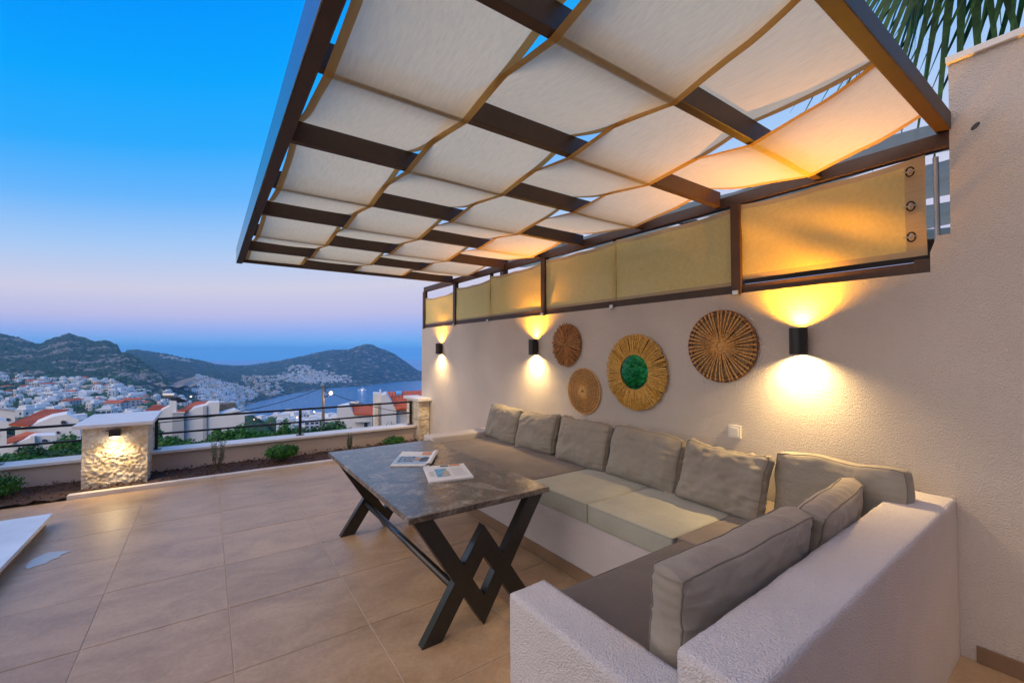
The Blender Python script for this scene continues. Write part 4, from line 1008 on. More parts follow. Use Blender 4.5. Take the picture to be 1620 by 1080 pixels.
# ------------------------------------------------------------------ wall lamps
M['glow_up'] = emis('lamp_filament_up', (1, .62, .10), 22); M['glow_dn'] = emis('lamp_filament_down', (1, .80, .50), 30)
def wall_lamp(y, z0, z1, label, up=1.0, dn=1.0):
    r = .048; cx = WX - .052
    t = thing('wall_lamp', (cx, y, z0), label, 'wall lamp', 'black cylinder lamps on the long wall')
    mb = MB(); n = 40
    ro, ri = r, r - .004
    V = [(cx + q * cos(2 * pi * k / n), y + q * sin(2 * pi * k / n), z) for (q, z) in ((ro, z0), (ro, z1), (ri, z1), (ri, z0)) for k in range(n)]
    mb.add(V, [(i * n + k, i * n + (k + 1) % n, ((i + 1) % 4) * n + (k + 1) % n, ((i + 1) % 4) * n + k) for i in range(4) for k in range(n)])
    mb.build('housing', M['lamp_black'], t, smooth=False, bevel=0)
    mb = MB(); mb.box(cx + r - .006, WX - .0005, y - .03, y + .03, z0 + .02, z1 - .02); mb.build('wall_plate', M['lamp_black'], t)
    zm = (z0 + z1) / 2
    mb = MB(); mb.cyl((cx, y, zm - .008), ri - .0005, .016, 24); mb.build('reflector', M['lamp_black'], t)
    mb = MB(); mb.cyl((cx, y, z0 + .021), .018, .004, 20); mb.build('bulb', M['glow_dn'], t)
    mb = MB(); mb.cyl((cx, y, z1 - .022), .018, .004, 20); mb.build('bulb', M['glow_up'], t)
    for nm, z, col_, en, rx, sp in (('down_light', z0 + .016, (1, .66, .27), UPDN[1] * dn, 0, radians(150)), ('up_light', z1 - .012, (1, .42, .015), UPDN[0] * up, pi, radians(138))):
        l = bpy.data.lights.new(nm, 'SPOT'); l.energy = en; l.color = col_; l.spot_size = sp; l.spot_blend = 1.0; l.shadow_soft_size = .014
        o = bpy.data.objects.new(nm, l); C.objects.link(o); o.parent = t; o.location = (0, 0, z - z0); o.rotation_euler = (rx, 0, 0)
UPDN = (135.0, 72.0)
wall_lamp(6.176, 1.423, 1.587, 'black cylinder wall lamp nearest the sea end of the wall', .55, .6)
wall_lamp(3.797, 1.423, 1.59, 'black cylinder wall lamp left of the round woven decorations', .8, .8)
wall_lamp(1.171, 1.437, 1.597, 'large looking black cylinder wall lamp right of the round woven decorations', 1.0, 1.0)
wall_lamp(-1.4, 1.43, 1.59, 'unseen black cylinder wall lamp added beyond the right edge for warm light', .5, 1.1)  # unseen fourth lamp, added to warm the bench's outer face

# pillar lamp
pt = thing('pillar_lamp', (-.79, 6.25, .58), 'black box lamp under the cap of the stone pillar, shining down', 'wall lamp')
mb = MB(); mb.box(-.835, -.745, 6.185, 6.275, .56, .63); mb.build('housing', M['lamp_black'], pt, bevel=.003)
mb = MB(); mb.box(-.825, -.755, 6.195, 6.265, .5555, .5595); mb.build('bulb', M['glow_dn'], pt)
mb = MB(); mb.tube([(-.835, 6.26, .62), (-.86, 6.27, .615), (-.87, 6.29, .62)], .005, 6); mb.build('wire', M['rail'], pt)
l = bpy.data.lights.new('down_light', 'SPOT'); l.energy = 21; l.color = (1, .70, .30); l.spot_size = radians(150); l.spot_blend = .9; l.shadow_soft_size = .03
o = bpy.data.objects.new('down_light', l); C.objects.link(o); o.parent = pt; o.location = (0, -.03, -.03); o.rotation_euler = (radians(-8), 0, 0)
# matching lamp on the right pillar face near the wall
l = None

# light switch
sw_ = thing('light_switch', (WX, 1.592, .906), 'square white light switch on the stucco above the sofa', 'switch')
mb = MB(); mb.box(WX - .010, WX - .0005, 1.549, 1.635, .863, .949); mb.build('frame', M['plastic_white'], sw_, bevel=.002)
mb = MB(); mb.box(WX - .015, WX - .0102, 1.564, 1.620, .878, .934); mb.build('rocker', M['plastic_white'], sw_, bevel=.0015)

# ------------------------------------------------------------------ round woven wall decorations (disc faces -X)
def P2(cy, cz, r, a, x): return (x, cy - r * cos(a), cz + r * sin(a))     # a=0 points to the left in the photo? (towards +Y is left)
def straw(mb, cy, cz, r0, r1, a0, a1, x0, x1, rad, n=4, bow=0.0, segs=4):
    pts = []
    for k in range(segs + 1):
        t_ = k / segs; r = r0 + (r1 - r0) * t_; a = a0 + (a1 - a0) * t_
        pts.append(P2(cy, cz, r, a, x0 + (x1 - x0) * t_ - bow * sin(pi * t_)))
    mb.tube(pts, rad, n, cap=False)
rs = random.Random(21)
# 1: dense dark twigs
d = thing('woven_wall_disc', (WX, 3.291, 1.526), 'small dark rattan disc of dense radiating twigs, upper left of the group', 'wall decoration')
cy, cz, R = 3.291, 1.526, .222
mb = MB(); mb.cyl((WX - .012, cy, cz), R * .92, .011, 40, axis=0); mb.build('backing', M['rattan_dark'], d)  # dark backing colour stands in for shade between the twigs
mb = MB()
for k in range(620):
    a = rs.uniform(0, 2 * pi); r0 = R * rs.uniform(0, .85); r1 = min(R * rs.uniform(.97, 1.02), r0 + rs.uniform(.05, .10)); da = rs.gauss(0, .05)
    xx = WX - .018 - .03 * (1 - r0 / R) - rs.uniform(0, .012)
    straw(mb, cy, cz, r0, r1, a, a + da, xx, xx + .012, rs.uniform(.0022, .0034), 4, .003, 2)
tag(mb.build('twigs', M['rattan_mid'], d), kind='stuff')
# 2: lower left disc
d = thing('woven_wall_disc', (WX, 3.051, 1.077), 'small rattan disc with fine spokes, lower left beneath the dark disc', 'wall decoration')
cy, cz, R = 3.051, 1.077, .217
mb = MB(); mb.cyl((WX - .010, cy, cz), R * .96, .009, 40, axis=0); mb.build('woven_backing', M['weave_back'], d)
mb = MB()
for k in range(54):
    a = 2 * pi * k / 54 + rs.gauss(0, .012); straw(mb, cy, cz, .012, R * rs.uniform(.985, 1.02), a, a + .06, WX - .026, WX - .014, .0034, 4, .006, 3)
tag(mb.build('spokes', M['rattan_light'], d), kind='stuff')
mb = MB()
for r in (.02, .05, .085, .12, .155, .185, R): mb.loop([P2(cy, cz, r, 2 * pi * k / 40, WX - .014 - (.002 if r < R else 0)) for k in range(40)], .003 if r < R else .006, 5)
mb.build('hoops', M['rattan_light'], d)
# 3: large right disc
d = thing('woven_wall_disc', (WX, 1.676, 1.493), 'large rattan disc with a woven centre and wide spokes, rightmost of the group', 'wall decoration')
cy, cz, R = 1.676, 1.493, .250
mb = MB(); mb.cyl((WX - .010, cy, cz), R * .93, .009, 48, axis=0); mb.build('woven_backing', M['weave_back'], d)
mb = MB()
for k in range(46):
    a = 2 * pi * k / 46 + rs.gauss(0, .02)
    for q in (-.011, .011): straw(mb, cy, cz, .028, R * 1.0, a + q * rs.uniform(.5, 1.4), a + q * .9 + .03, WX - .024, WX - .022, .0032, 5, .008, 4)
    straw(mb, cy, cz, R * .88, R * 1.02, a, a + .12, WX - .022, WX - .014, .0022, 4, .004, 2); straw(mb, cy, cz, R * .88, R * 1.02, a + .06, a - .06, WX - .022, WX - .014, .0022, 4, .004, 2)
tag(mb.build('spokes', M['rattan_light'], d), kind='stuff')
mb = MB()
for r, q in ((R * .985, .009), (R * .89, .004), (R * .50, .003), (R * .42, .003), (.03, .004)): mb.loop([P2(cy, cz, r + .001 * sin(k * 2.2), 2 * pi * k / 60, WX - .016) for k in range(60)], q, 6)
mb.build('hoops', M['rattan_dark'], d)
mb = MB(); mb.cyl((WX - .025, cy, cz), .026, .014, 20, axis=0); mb.build('centre_knot', M['rattan_light'], d)
# raffia mirror
d = thing('raffia_mirror', (WX, 2.425, 1.283), 'round mirror in a wide golden raffia fringe frame', 'mirror')
cy, cz, R, ri = 2.425, 1.283, .322, .150
mb = MB(); mb.cyl((WX - .012, cy, cz), R * .93, .011, 60, axis=0); mb.build('backing', M['rattan_dark'], d)
mb = MB()
for k in range(520):
    a = 2 * pi * k / 520 + rs.gauss(0, .01); r1 = R * (rs.uniform(.955, 1.01)); x_ = WX - .020 - rs.uniform(0, .016)
    straw(mb, cy, cz, ri - .004, r1, a, a + rs.gauss(0, .035), x_ - .006, x_ + .004, rs.uniform(.0022, .0048), 4, rs.uniform(0, .014), 3)
tag(mb.build('raffia_fringe', M['rattan_gold'], d), kind='stuff')
mb = MB(); mb.cyl((WX - .0335, cy, cz), ri + .002, .004, 60, axis=0); mb.build('mirror_glass', M['mirror'], d)
mb = MB(); mb.loop([P2(cy, cz, ri + .002, 2 * pi * k / 70, WX - .036) for k in range(70)], .0045, 6); mb.build('inner_ring', M['rattan_gold'], d)

# ------------------------------------------------------------------ cushions
def cushion(name, w, h, t, seed, mat_, label, loc, lean=0.0, rz=0.0, edge=.62, wr=1.5, bul=.5, roll=0.0, corner=.05, sag=0.0, cat='cushion', pip=True, group=None, p=3.2, pmat=None, conc=.02):
    """box cushion. local: x = width, z = height from 0, y = thickness (front is -y)."""
    NU, NV = 96, 80; rng = random.Random(seed); ph = [rng.uniform(0, 6.28) for _ in range(10)]
    def warp(u, v):
        # square -> rounded, with slightly hollow sides
        x = u * w / 2 * (1 - conc * (1 - v * v) * (abs(u) ** 3)); z = v * h / 2 * (1 - conc * (1 - u * u) * (abs(v) ** 3))
        cu = max(0, abs(u) - .86) / .14; cv = max(0, abs(v) - .82) / .18; k = cu * cv
        x += .012 * nz(v * 1.6, seed, 1 + (u > 0)) * abs(u); z += .016 * nz(u * 1.5, seed + 3, 1 + (v > 0)) * abs(v)
        return x - math.copysign(corner * .38 * w * k * .5, u) * 1.0, z - math.copysign(corner * .38 * h * k * .9, v)
    def half(u, v):
        f = max(0, (1 - abs(u) ** p) * (1 - abs(v) ** p)) ** bul
        return t / 2 * (edge + (1 - edge) * f)
    def wrk(u, v, side):
        e = exp(-(1 - abs(u)) / .17); e2 = exp(-(1 - abs(v)) / .20)
        q = .0085 * e * sin(v * 15 + 5 * nz(v * 2.4, seed, u) + ph[1 + (u > 0)]) * (1 if u > 0 else .6) * (.35 + 1.3 * abs(nz(v * 2.2 + seed, u, 4)))
        eg = exp(-(1 - abs(u)) / .11); q += .0050 * eg * sin(v * 33 + 7 * nz(v * 3, seed, u)) * max(0, .25 + 1.6 * nz(v * 1.7, seed + 2 + (u > 0) * 9, 2)); eh = exp(-(1 - abs(v)) / .12); q += .0042 * eh * sin(u * 41 + 7 * nz(u * 3, seed, v)) * max(0, .2 + 1.6 * nz(u * 1.9, seed + 7 + (v > 0) * 5, 3))
        q += .0060 * e2 * sin(u * 13 + 6 * nz(u * 2.1, seed, v) + ph[4 + (v > 0)]) * abs(nz(u * 1.8 + seed, v, 9)) * 1.6
        q += .010 * nz(u * 1.5 + seed, v * 1.2, side * 3.1, 1.3)
        dg = (u + v * side) * 5 + ph[6]
        q += .0035 * sin(dg * 1.6 + 3 * nz(u, v, seed, 1.4)) * max(0, nz(u * 1.2, v * 1.2, seed + 5)) * 2.2
        q += .004 * nz(u * 6 + seed, v * 5, 1.0)
        return q * wr
    V = []; F = []
    for side in (-1, 1):
        for i in range(NU + 1):
            for j in range(NV + 1):
                u = -1 + 2 * i / NU; v = -1 + 2 * j / NV
                u = sin(u * pi / 2) * .35 + u * .65; v = sin(v * pi / 2) * .35 + v * .65
                x, z = warp(u, v); y = side * (half(u, v) + wrk(u, v, side) * (1 if side < 0 else .6) * min(1, 3 * (1 - max(abs(u), abs(v))) + .25))
                V.append([x, y, z + h / 2])
    n1 = NV + 1; off = (NU + 1) * n1
    for i in range(NU):
        for j in range(NV):
            a = i * n1 + j; F.append((a, a + n1, a + n1 + 1, a + 1)); F.append((off + a, off + a + 1, off + a + n1 + 1, off + a + n1))
    ring = [(i, 0) for i in range(NU)] + [(NU, j) for j in range(NV)] + [(i, NV) for i in range(NU, 0, -1)] + [(0, j) for j in range(NV, 0, -1)]
    NB = 4; base = len(V); L = len(ring); cx_, cz_ = 0, h / 2
    for b in range(1, NB):
        s_ = b / NB
        for q, (i, j) in enumerate(ring):
            f = Vector(V[i * n1 + j]); k = Vector(V[off + i * n1 + j]); pnt = f.lerp(k, s_)
            dv = Vector((pnt.x / w * 2, 0, (pnt.z - cz_) / h * 2)); m_ = max(abs(dv.x), abs(dv.z)); 
            nn = Vector((math.copysign(1, dv.x), 0, 0)) if abs(dv.x) >= abs(dv.z) else Vector((0, 0, math.copysign(1, dv.z)))
            pnt += nn * (.014 * sin(pi * s_) + .007 * wr * nz(q * .13, seed, s_) * sin(pi * s_)); V.append(list(pnt))
    def idx(b, q):
        i, j = ring[q % L]
        return i * n1 + j if b == 0 else off + i * n1 + j if b == NB else base + (b - 1) * L + (q % L)
    for b in range(NB):
        for q in range(L): F.append((idx(b, q), idx(b + 1, q), idx(b + 1, q + 1), idx(b, q + 1)))
    if sag:
        for v in V:
            v[2] -= sag * (1 - (2 * v[0] / w) ** 2) * (v[2] / h)
    Mt = Matrix.Translation(loc) @ Matrix.Rotation(rz, 4, 'Z') @ Matrix.Rotation(lean, 4, 'X') @ Matrix.Rotation(roll, 4, 'Y')
    W_ = [Mt @ Vector(v) for v in V]
    mb = MB(); mb.v = [tuple(v) for v in W_]; mb.f = F; mb.m = [0] * len(F)
    root = thing(name, loc, label, cat, group)
    body = mb.build('cushion_cover', mat_, root, smooth=True)
    if pip:
        for o_ in (0, off):
            pts = []
            for (i, j) in ring:
                pts.append(W_[o_ + i * n1 + j])
            mb = MB(); mb.loop(pts, .0032, 5); mb.build('seam_piping', pmat or M['piping'], root, smooth=True)
    return root
PG = 'loose back cushions on the sofa'
# along the wall: front faces -X  -> rotate so local -y faces -X : rz = -90deg ; local x -> -Y
def wallp(y_left, y_right, h, t, seed, label, lean=14, xb=2.56, roll=0, m='pillow', **k):
    cushion('back_cushion', abs(y_left - y_right), h, t, seed, M[m], label, (xb, (y_left + y_right) / 2, .503), lean=radians(-lean), rz=-pi / 2, roll=radians(roll), group=PG, edge=k.pop('edge', .30), bul=k.pop('bul', .62), **k)
wallp(4.24, 3.66, .36, .17, 1, 'taupe back cushion at the far end of the sofa, against the far arm', 15, 2.60, roll=2)
wallp(3.62, 3.06, .355, .18, 2, 'slumped taupe back cushion second from the far end of the sofa', 17, 2.585, roll=-3, conc=.035)
wallp(3.00, 2.42, .37, .17, 3, 'taupe back cushion third from the far end, below the lower small woven disc', 15, 2.58)
wallp(2.385, 1.78, .375, .18, 4, 'taupe back cushion below the raffia mirror', 15, 2.575, roll=2)
wallp(1.735, 1.215, .365, .17, 5, 'heavily wrinkled taupe back cushion below the light switch', 19, 2.53, roll=2, wr=2.4, conc=.04, edge=.42)
wallp(1.20, .62, .375, .17, 6, 'smooth taupe back cushion in the corner under the large wall lamp', 9, 2.70, roll=-1, wr=.8, edge=.6)
# short leg: stand against the low wall, front faces +Y
cushion('back_cushion', .80, .33, .165, 7, M['pillow_b'], 'long taupe back cushion nearest the viewer on the short leg of the sofa', (1.485, .80, .503), lean=radians(-5), rz=pi + radians(-1.5), group=PG, wr=1.7, roll=radians(1.5), edge=.62, conc=.05, bul=.6)
cushion('back_cushion', .72, .33, .17, 8, M['pillow_b'], 'taupe back cushion in front of the corner cushion on the short leg of the sofa', (2.26, .85, .506), lean=radians(-14), rz=pi + radians(7), group=PG, wr=1.8, roll=radians(-2.5), edge=.50, conc=.05, bul=.6)

def seat(x0, x1, y0, y1, seed, m, label, z0=.384, z1=.502, wr=.35):
    w, h, t = x1 - x0, y1 - y0, z1 - z0
    NU, NV = 40, 40; root = thing('seat_cushion', ((x0 + x1) / 2, (y0 + y1) / 2, z0), label, 'cushion', 'seat cushions on the bench')
    bm = bmesh.new(); bmesh.ops.create_cube(bm, size=1)
    for v in bm.verts: v.co = Vector((x0 + (v.co.x + .5) * w, y0 + (v.co.y + .5) * h, z0 + (v.co.z + .5) * t))
    bmesh.ops.bevel(bm, geom=bm.edges[:], offset=.013, segments=3, profile=.6, affect='EDGES')
    bmesh.ops.triangulate(bm, faces=[f for f in bm.faces if len(f.verts) > 4])
    long_e = [e for e in bm.edges if e.calc_length() > .2]
    bmesh.ops.subdivide_edges(bm, edges=long_e, cuts=30, use_grid_fill=True)
    for v in bm.verts:
        u = (v.co.x - x0) / w * 2 - 1; q = (v.co.y - y0) / h * 2 - 1
        if v.co.z > z0 + t * .55:
            v.co.z += .010 * max(0, (1 - u * u) * (1 - q * q)) ** .6 + wr * (.006 * nz(v.co.x * 4, v.co.y * 4, seed) + .004 * sin(v.co.x * 22 + 5 * nz(v.co.x, v.co.y, seed, 3)) * max(0, nz(v.co.x * 2.2, v.co.y * 2.2, seed + 3)) * 2)
        elif v.co.z > z0 + .02:
            pass
    me = bpy.data.meshes.new('cushion_cover'); o0 = root_loc(root)
    for v in bm.verts: v.co -= o0
    bm.to_mesh(me); bm.free(); me.materials.append(M[m]); me.shade_smooth(); o = bpy.data.objects.new('cushion_cover', me); C.objects.link(o); o.parent = root
    e = .012
    for zz in (z1 - .003, z0 + .004):
        mb = MB(); mb.loop([(x0 + e, y0, zz), (x1 - e, y0, zz), (x1, y0 + e, zz), (x1, y1 - e, zz), (x1 - e, y1, zz), (x0 + e, y1, zz), (x0, y1 - e, zz), (x0, y0 + e, zz)], .0028, 5)
        mb.build('seam_piping', {'seat_light': M['seat_light']}.get(m, M[m]), root, smooth=True)
seat(1.955, 2.97, 2.585, 4.195, 1, 'seat_dark', 'long wrinkled brown seat cushion at the far end of the sofa', wr=1.6)
seat(1.955, 2.97, 1.985, 2.58, 2, 'seat_light', 'beige seat cushion next to the long brown one')
seat(1.955, 2.97, 1.375, 1.98, 3, 'seat_light', 'beige seat cushion beside the brown corner cushion')
seat(1.985, 2.97, .73, 1.37, 4, 'seat_dark', 'brown seat cushion in the corner of the sofa', wr=.5)
seat(1.055, 1.98, .665, 1.335, 5, 'seat_dark2', 'charcoal seat cushion on the short leg of the sofa nearest the viewer', wr=.6)

# ------------------------------------------------------------------ table
tb = thing('dining_table', (1.24, 2.85, 0), 'low table with a polished brown-grey marble top on black crossed steel legs', 'table')
TX0, TX1, TY0, TY1, TZ = .800, 1.672, 2.005, 3.70, .655
mb = MB(); mb.box(TX0, TX1, TY0, TY1, TZ - .03, TZ); mb.build('tabletop', M['marble'], tb, bevel=.004)
def frame(y0, y1):
    # a V from the two upper corners to a pointed foot, crossed by an inverted V from two feet to a pointed peak
    top = TZ - .031; cx = 1.229
    for sg in (-1, 1):
        V_ = [(cx + sg * .402, top), (cx + sg * .300, top), (cx, .152), (cx, .001)]
        L_ = [(cx + sg * .352, .001), (cx + sg * .246, .001), (cx, .365), (cx, .525)]
        for pts, o_ in ((V_, 0 if sg < 0 else .0004), (L_, .0012 if sg < 0 else .0016)):
            mb = MB(); mb.prism([(x, y0 + o_, z) for x, z in pts], (0, y1 - y0 - 2 * o_, 0)); mb.build('leg', M['table_steel'], tb, bevel=.0015, seg=1)
    mb = MB(); mb.box(.86, 1.60, y0 + .004, y1 - .004, TZ - .0385, TZ - .0305); mb.build('top_plate', M['table_steel'], tb)
frame(2.02, 2.07); frame(3.60, 3.65)
mb = MB(); mb.tube([(1.075, 2.0705, .225), (1.075, 3.5995, .225)], .021, 16); mb.build('stretcher', M['table_steel'], tb, smooth=True)

# ------------------------------------------------------------------ magazines
def fl(px, py, z):
    r_ = at(px, py, 1) - Vector((0, 0, H)); return Vector((0, 0, H)) + r_ * ((z - H) / r_.z)
def mag(corners, th, label, name='magazine'):
    """corners in order: back-left, back-right, front-right, front-left on the table"""
    t = thing(name, tuple(sum(corners, Vector()) / 4), label, 'magazine'); mb = MB()
    mb.prism(corners, (0, 0, th)); mb.build('pages', M['paper'], t, bevel=.001, seg=1); return t
def patch(par, C4, u0, u1, v0, v1, z, m, name, lift=.0006, pts=None):
    def q(u, v): return C4[3].lerp(C4[2], u).lerp(C4[0].lerp(C4[1], u), v) + Vector((0, 0, z + lift))
    mb = MB()
    if pts: mb.prism([q(u0 + (u1 - u0) * a, v0 + (v1 - v0) * b) for a, b in pts], (0, 0, .0004))
    else:
        mb.prism([q(u0, v0), q(u1, v0), q(u1, v1), q(u0, v1)], (0, 0, .0004))
    return mb.build(name, m, par)
z = TZ + .001
B4 = [fl(669.5, 740, z), fl(733, 734.5, z), fl(749.5, 756, z), fl(679, 764.5, z)]
m1 = mag(B4, .009, 'open white magazine with a small blue seaside photo, nearer the sofa side of the table')
patch(m1, B4, .22, .50, .22, .74, .009, M['ink_blue'], 'printed_photo')
patch(m1, B4, .34, .52, .24, .66, .009, M['ink_photo'], 'printed_photo', .0012, [(0, 0), (1, 0), (1, .7), (.75, 1), (.5, .75), (.1, .5)])
patch(m1, B4, .62, .88, .86, .99, .009, M['ink_orange'], 'printed_photo'); patch(m1, B4, .40, .60, .86, .97, .009, M['ink_dark'], 'printed_heading')
for k in range(7): patch(m1, B4, .07 + .012 * (k % 2), .075 + .012 * (k % 2) + .10, .30 + k * .05, .315 + k * .05, .009, M['ink_grey'], 'printed_line')
for k in range(9): patch(m1, B4, .60, .92 - .03 * (k % 3), .2 + k * .06, .21 + k * .06, .009, M['ink_grey'], 'printed_line')
patch(m1, B4, .535, .54, .03, .97, .009, M['ink_grey'], 'page_fold', .0005)
A4 = [fl(637, 715, z), fl(691, 715.5, z), fl(678.5, 737, z), fl(617.5, 737.5, z)]
m2 = mag(A4, .006, 'blue and white magazine with bold dark cover lettering, farther up the table')
patch(m2, A4, .02, .99, .10, .62, .006, M['ink_lightblue'], 'printed_band'); patch(m2, A4, .62, .97, .72, .97, .006, M['ink_orange'], 'printed_photo')
patch(m2, A4, .64, .93, .24, .58, .006, M['ink_dark'], 'printed_photo', .0012, [(0, .2), (.3, 0), (1, .1), (1, .85), (.5, 1), (.1, .8)])
patch(m2, A4, .52, .63, .30, .54, .006, M['ink_orange'], 'printed_photo', .0012)
def glyph(par, C4, u, v, w_, h_, bars):
    for (a, b, c, d) in bars: patch(par, C4, u + a * w_, u + b * w_, v + c * h_, v + d * h_, .006, M['ink_dark'], 'cover_letter', .0014)
glyph(m2, A4, .10, .22, .10, .36, [(0, .25, 0, 1), (.25, 1, .78, 1), (.25, .8, .4, .6), (.25, 1, 0, .2)])
glyph(m2, A4, .22, .22, .10, .36, [(0, .25, 0, 1), (.25, .6, .38, .62), (.6, .95, 0, .42), (.6, .95, .6, 1)])
glyph(m2, A4, .34, .22, .05, .36, [(0, .6, 0, 1)])
glyph(m2, A4, .40, .22, .10, .36, [(0, .25, 0, 1), (.75, 1, 0, 1), (.25, .75, .8, 1), (.25, .75, 0, .2)])
# curled back cover
mb = MB(); n = 10
V = []
for k in range(n + 1):
    t_ = k / n
    for s_ in (0, 1):
        b = A4[1].lerp(A4[2], s_); V.append(b + (A4[1] - A4[0]).normalized() * (.045 * t_) + Vector((0, 0, .006 + .016 * sin(t_ * pi * .8))) - (A4[1] - A4[0]).normalized() * .03)
mb.add(V, [(2 * k, 2 * k + 1, 2 * k + 3, 2 * k + 2) for k in range(n)]); mb.build('curled_page', M['paper'], m2, smooth=True)

# ------------------------------------------------------------------ plants
def leaves(mb, centre, rad, n, size, rng, flat=1.0, shell=.55, asp=.45, up=0.0):
    for _ in range(n):
        d = Vector((rng.gauss(0, 1), rng.gauss(0, 1), rng.gauss(0, 1))).normalized(); r = shell + (1 - shell) * rng.random()
        lump = 1 + .28 * nz(d.x + centre[0], d.y + centre[1], d.z, 2.6)
        p = Vector(centre) + Vector((d.x * rad[0], d.y * rad[1], d.z * rad[2])) * r * lump
        nrm_ = (d + Vector((rng.gauss(0, .6), rng.gauss(0, .6), rng.gauss(0, .6) + up))).normalized(); a = nrm_.orthogonal().normalized()
        a = Matrix.Rotation(rng.uniform(0, 6.28), 3, nrm_) @ a; b = nrm_.cross(a); s = size * rng.uniform(.6, 1.3)
        mb.add([p - a * s, p + b * s * asp - nrm_ * s * .12, p + a * s, p - b * s * asp - nrm_ * s * .12], [(0, 1, 2, 3)])
def bush(name, x, y, z, rad, n, size, m, label, cat='shrub', group=None, seed=0, lobes=5, stem=True):
    rng = random.Random(seed + 100); t = thing(name, (x, y, z), label, cat, group); mb = MB()
    for k in range(lobes):
        a = rng.uniform(0, 6.28); o_ = rng.uniform(0, .5)
        c = (x + cos(a) * rad[0] * o_, y + sin(a) * rad[1] * o_, z + rad[2] * rng.uniform(.75, 1.15)); f = rng.uniform(.55, .8)
        leaves(mb, c, (rad[0] * f, rad[1] * f, rad[2] * f), n // lobes, size, rng)
    tag(mb.build('foliage', M[m], t), kind='stuff')
    if stem:
        mb = MB()
        for k in range(5):
            a = rng.uniform(0, 6.28); mb.tube([(x, y, z - .02), (x + cos(a) * rad[0] * .3, y + sin(a) * rad[1] * .3, z + rad[2] * .6), (x + cos(a) * rad[0] * .5, y + sin(a) * rad[1] * .5, z + rad[2] * 1.1)], size * .25, 5, r_end=size * .1)
        mb.build('stem', M['bark'], t)
    return t
def on(px, py, zz=.03): return fl(px, py, zz)
p = on(453, 735); bush('round_shrub', p.x, 6.42, .03, (.24, .20, .115), 2600, .018, 'leaf', 'round bright green shrub in the bed behind the table', seed=1)
p = on(10, 800); bush('round_shrub', -1.78, 6.40, .03, (.34, .22, .13), 3200, .018, 'leaf', 'broad green shrub in the bed at the far left edge', seed=2)
p = on(607, 706); bush('round_shrub', 2.30, 6.45, .03, (.20, .16, .085), 1500, .018, 'leaf', 'small green shrub in the bed near the right stone pillar', seed=3)
def twiggy(x, y, hgt, n, label, seed, lean=.28):
    rng = random.Random(seed); t = thing('young_olive_plant', (x, y, .03), label, 'plant'); st = MB(); lf = MB()
    for k in range(n):
        a = rng.uniform(0, 6.28); l_ = rng.uniform(.3, 1) * lean; top = Vector((x + cos(a) * l_ * hgt, y + sin(a) * l_ * hgt * .6, .03 + hgt * rng.uniform(.7, 1.05)))
        b = Vector((x + rng.gauss(0, .015), y + rng.gauss(0, .01), .02)); m_ = b.lerp(top, .5) + Vector((cos(a), sin(a), 0)) * .02
        st.tube([b, m_, top], .0035, 5, r_end=.0012)
        for q in range(46):
            s_ = rng.uniform(.32, 1.0); c = b.lerp(m_, s_ * 2) if s_ < .5 else m_.lerp(top, s_ * 2 - 1)
            d = Vector((rng.gauss(0, 1), rng.gauss(0, 1), rng.uniform(.2, 1.6))).normalized(); L = rng.uniform(.018, .036); w_ = d.orthogonal().normalized() * .0035
            lf.add([c, c + d * L * .5 + w_, c + d * L, c + d * L * .5 - w_], [(0, 1, 2, 3)])
    st.build('stem', M['bark'], t); tag(lf.build('foliage', M['leaf_silver'], t), kind='stuff')
p = on(343, 745); twiggy(p.x, 6.35, .36, 14, 'tall spindly silver-green plant in front of the beige low wall', 5)
p = on(545, 708); twiggy(1.68, 6.45, .26, 11, 'short silver-green plant in the bed behind the table corner', 6, .2)

# hedges and trees outside below the railing
def hedge(px0, px1, pyt, depth, seed, label, m='leaf', bot=735, name='hedge_bush', n=9000, size=.055, cat='shrub'):
    rng = random.Random(seed); a = at(px0, pyt, depth); b = at(px1, pyt, depth); base = at((px0 + px1) / 2, bot, depth); t = thing(name, tuple(base), label, cat, None)
    mb = MB(); Lw = (b - a).length; hh = a.z - base.z; k = max(3, int(Lw / .55))
    for i in range(k + 1):
        c = a.lerp(b, i / k); top = hh * rng.uniform(.72, 1.0); 
        leaves(mb, (c.x, c.y, base.z + top * .52), (Lw / k * .9, .6, top * .52), n // (k + 1), size, rng, shell=.5)
    tag(mb.build('foliage', M[m], t), kind='stuff')
    mb = MB()
    for i in range(k): 
        c = a.lerp(b, (i + .5) / k); mb.tube([(c.x, c.y, base.z - .8), (c.x, c.y, base.z + hh * .5)], .03, 6, r_end=.01)
    mb.build('stem', M['bark'], t)
hedge(-20, 60, 712, 10.5, 1, 'clipped green bush behind the left railing at the picture edge', bot=760)
hedge(48, 122, 703, 11.5, 2, 'darker green bush behind the left railing next to the stone pillar', 'leaf_dark', bot=760)
hedge(90, 126, 687, 16, 3, 'small leafy tree in front of the white house with the oval window', 'leaf', bot=740, n=3500, size=.07)
hedge(246, 318, 686, 11, 4, 'bushy green shrub behind the railing just right of the stone pillar', 'leaf', bot=745)
hedge(236, 252, 656, 13, 5, 'tall light green shrub rising beside the stone pillar', 'leaf', bot=740, n=3000, size=.06)
hedge(345, 405, 677, 12, 6, 'green shrub behind the railing below the white house end', 'leaf', bot=740)
hedge(372, 402, 668, 16, 7, 'rounded green tree top behind the middle of the railing', 'leaf', bot=740, n=4000, size=.07)
hedge(418, 468, 668, 18, 8, 'dark tree behind the railing left of its middle post', 'leaf', bot=740, size=.08)
hedge(475, 535, 664, 20, 9, 'dark green tree behind the foot of the lamp pole', 'leaf_dark', bot=740, size=.085)
hedge(538, 556, 669, 16, 10, 'small pointed green tree before the blue-white house', 'leaf', bot=720, n=3000, size=.07)
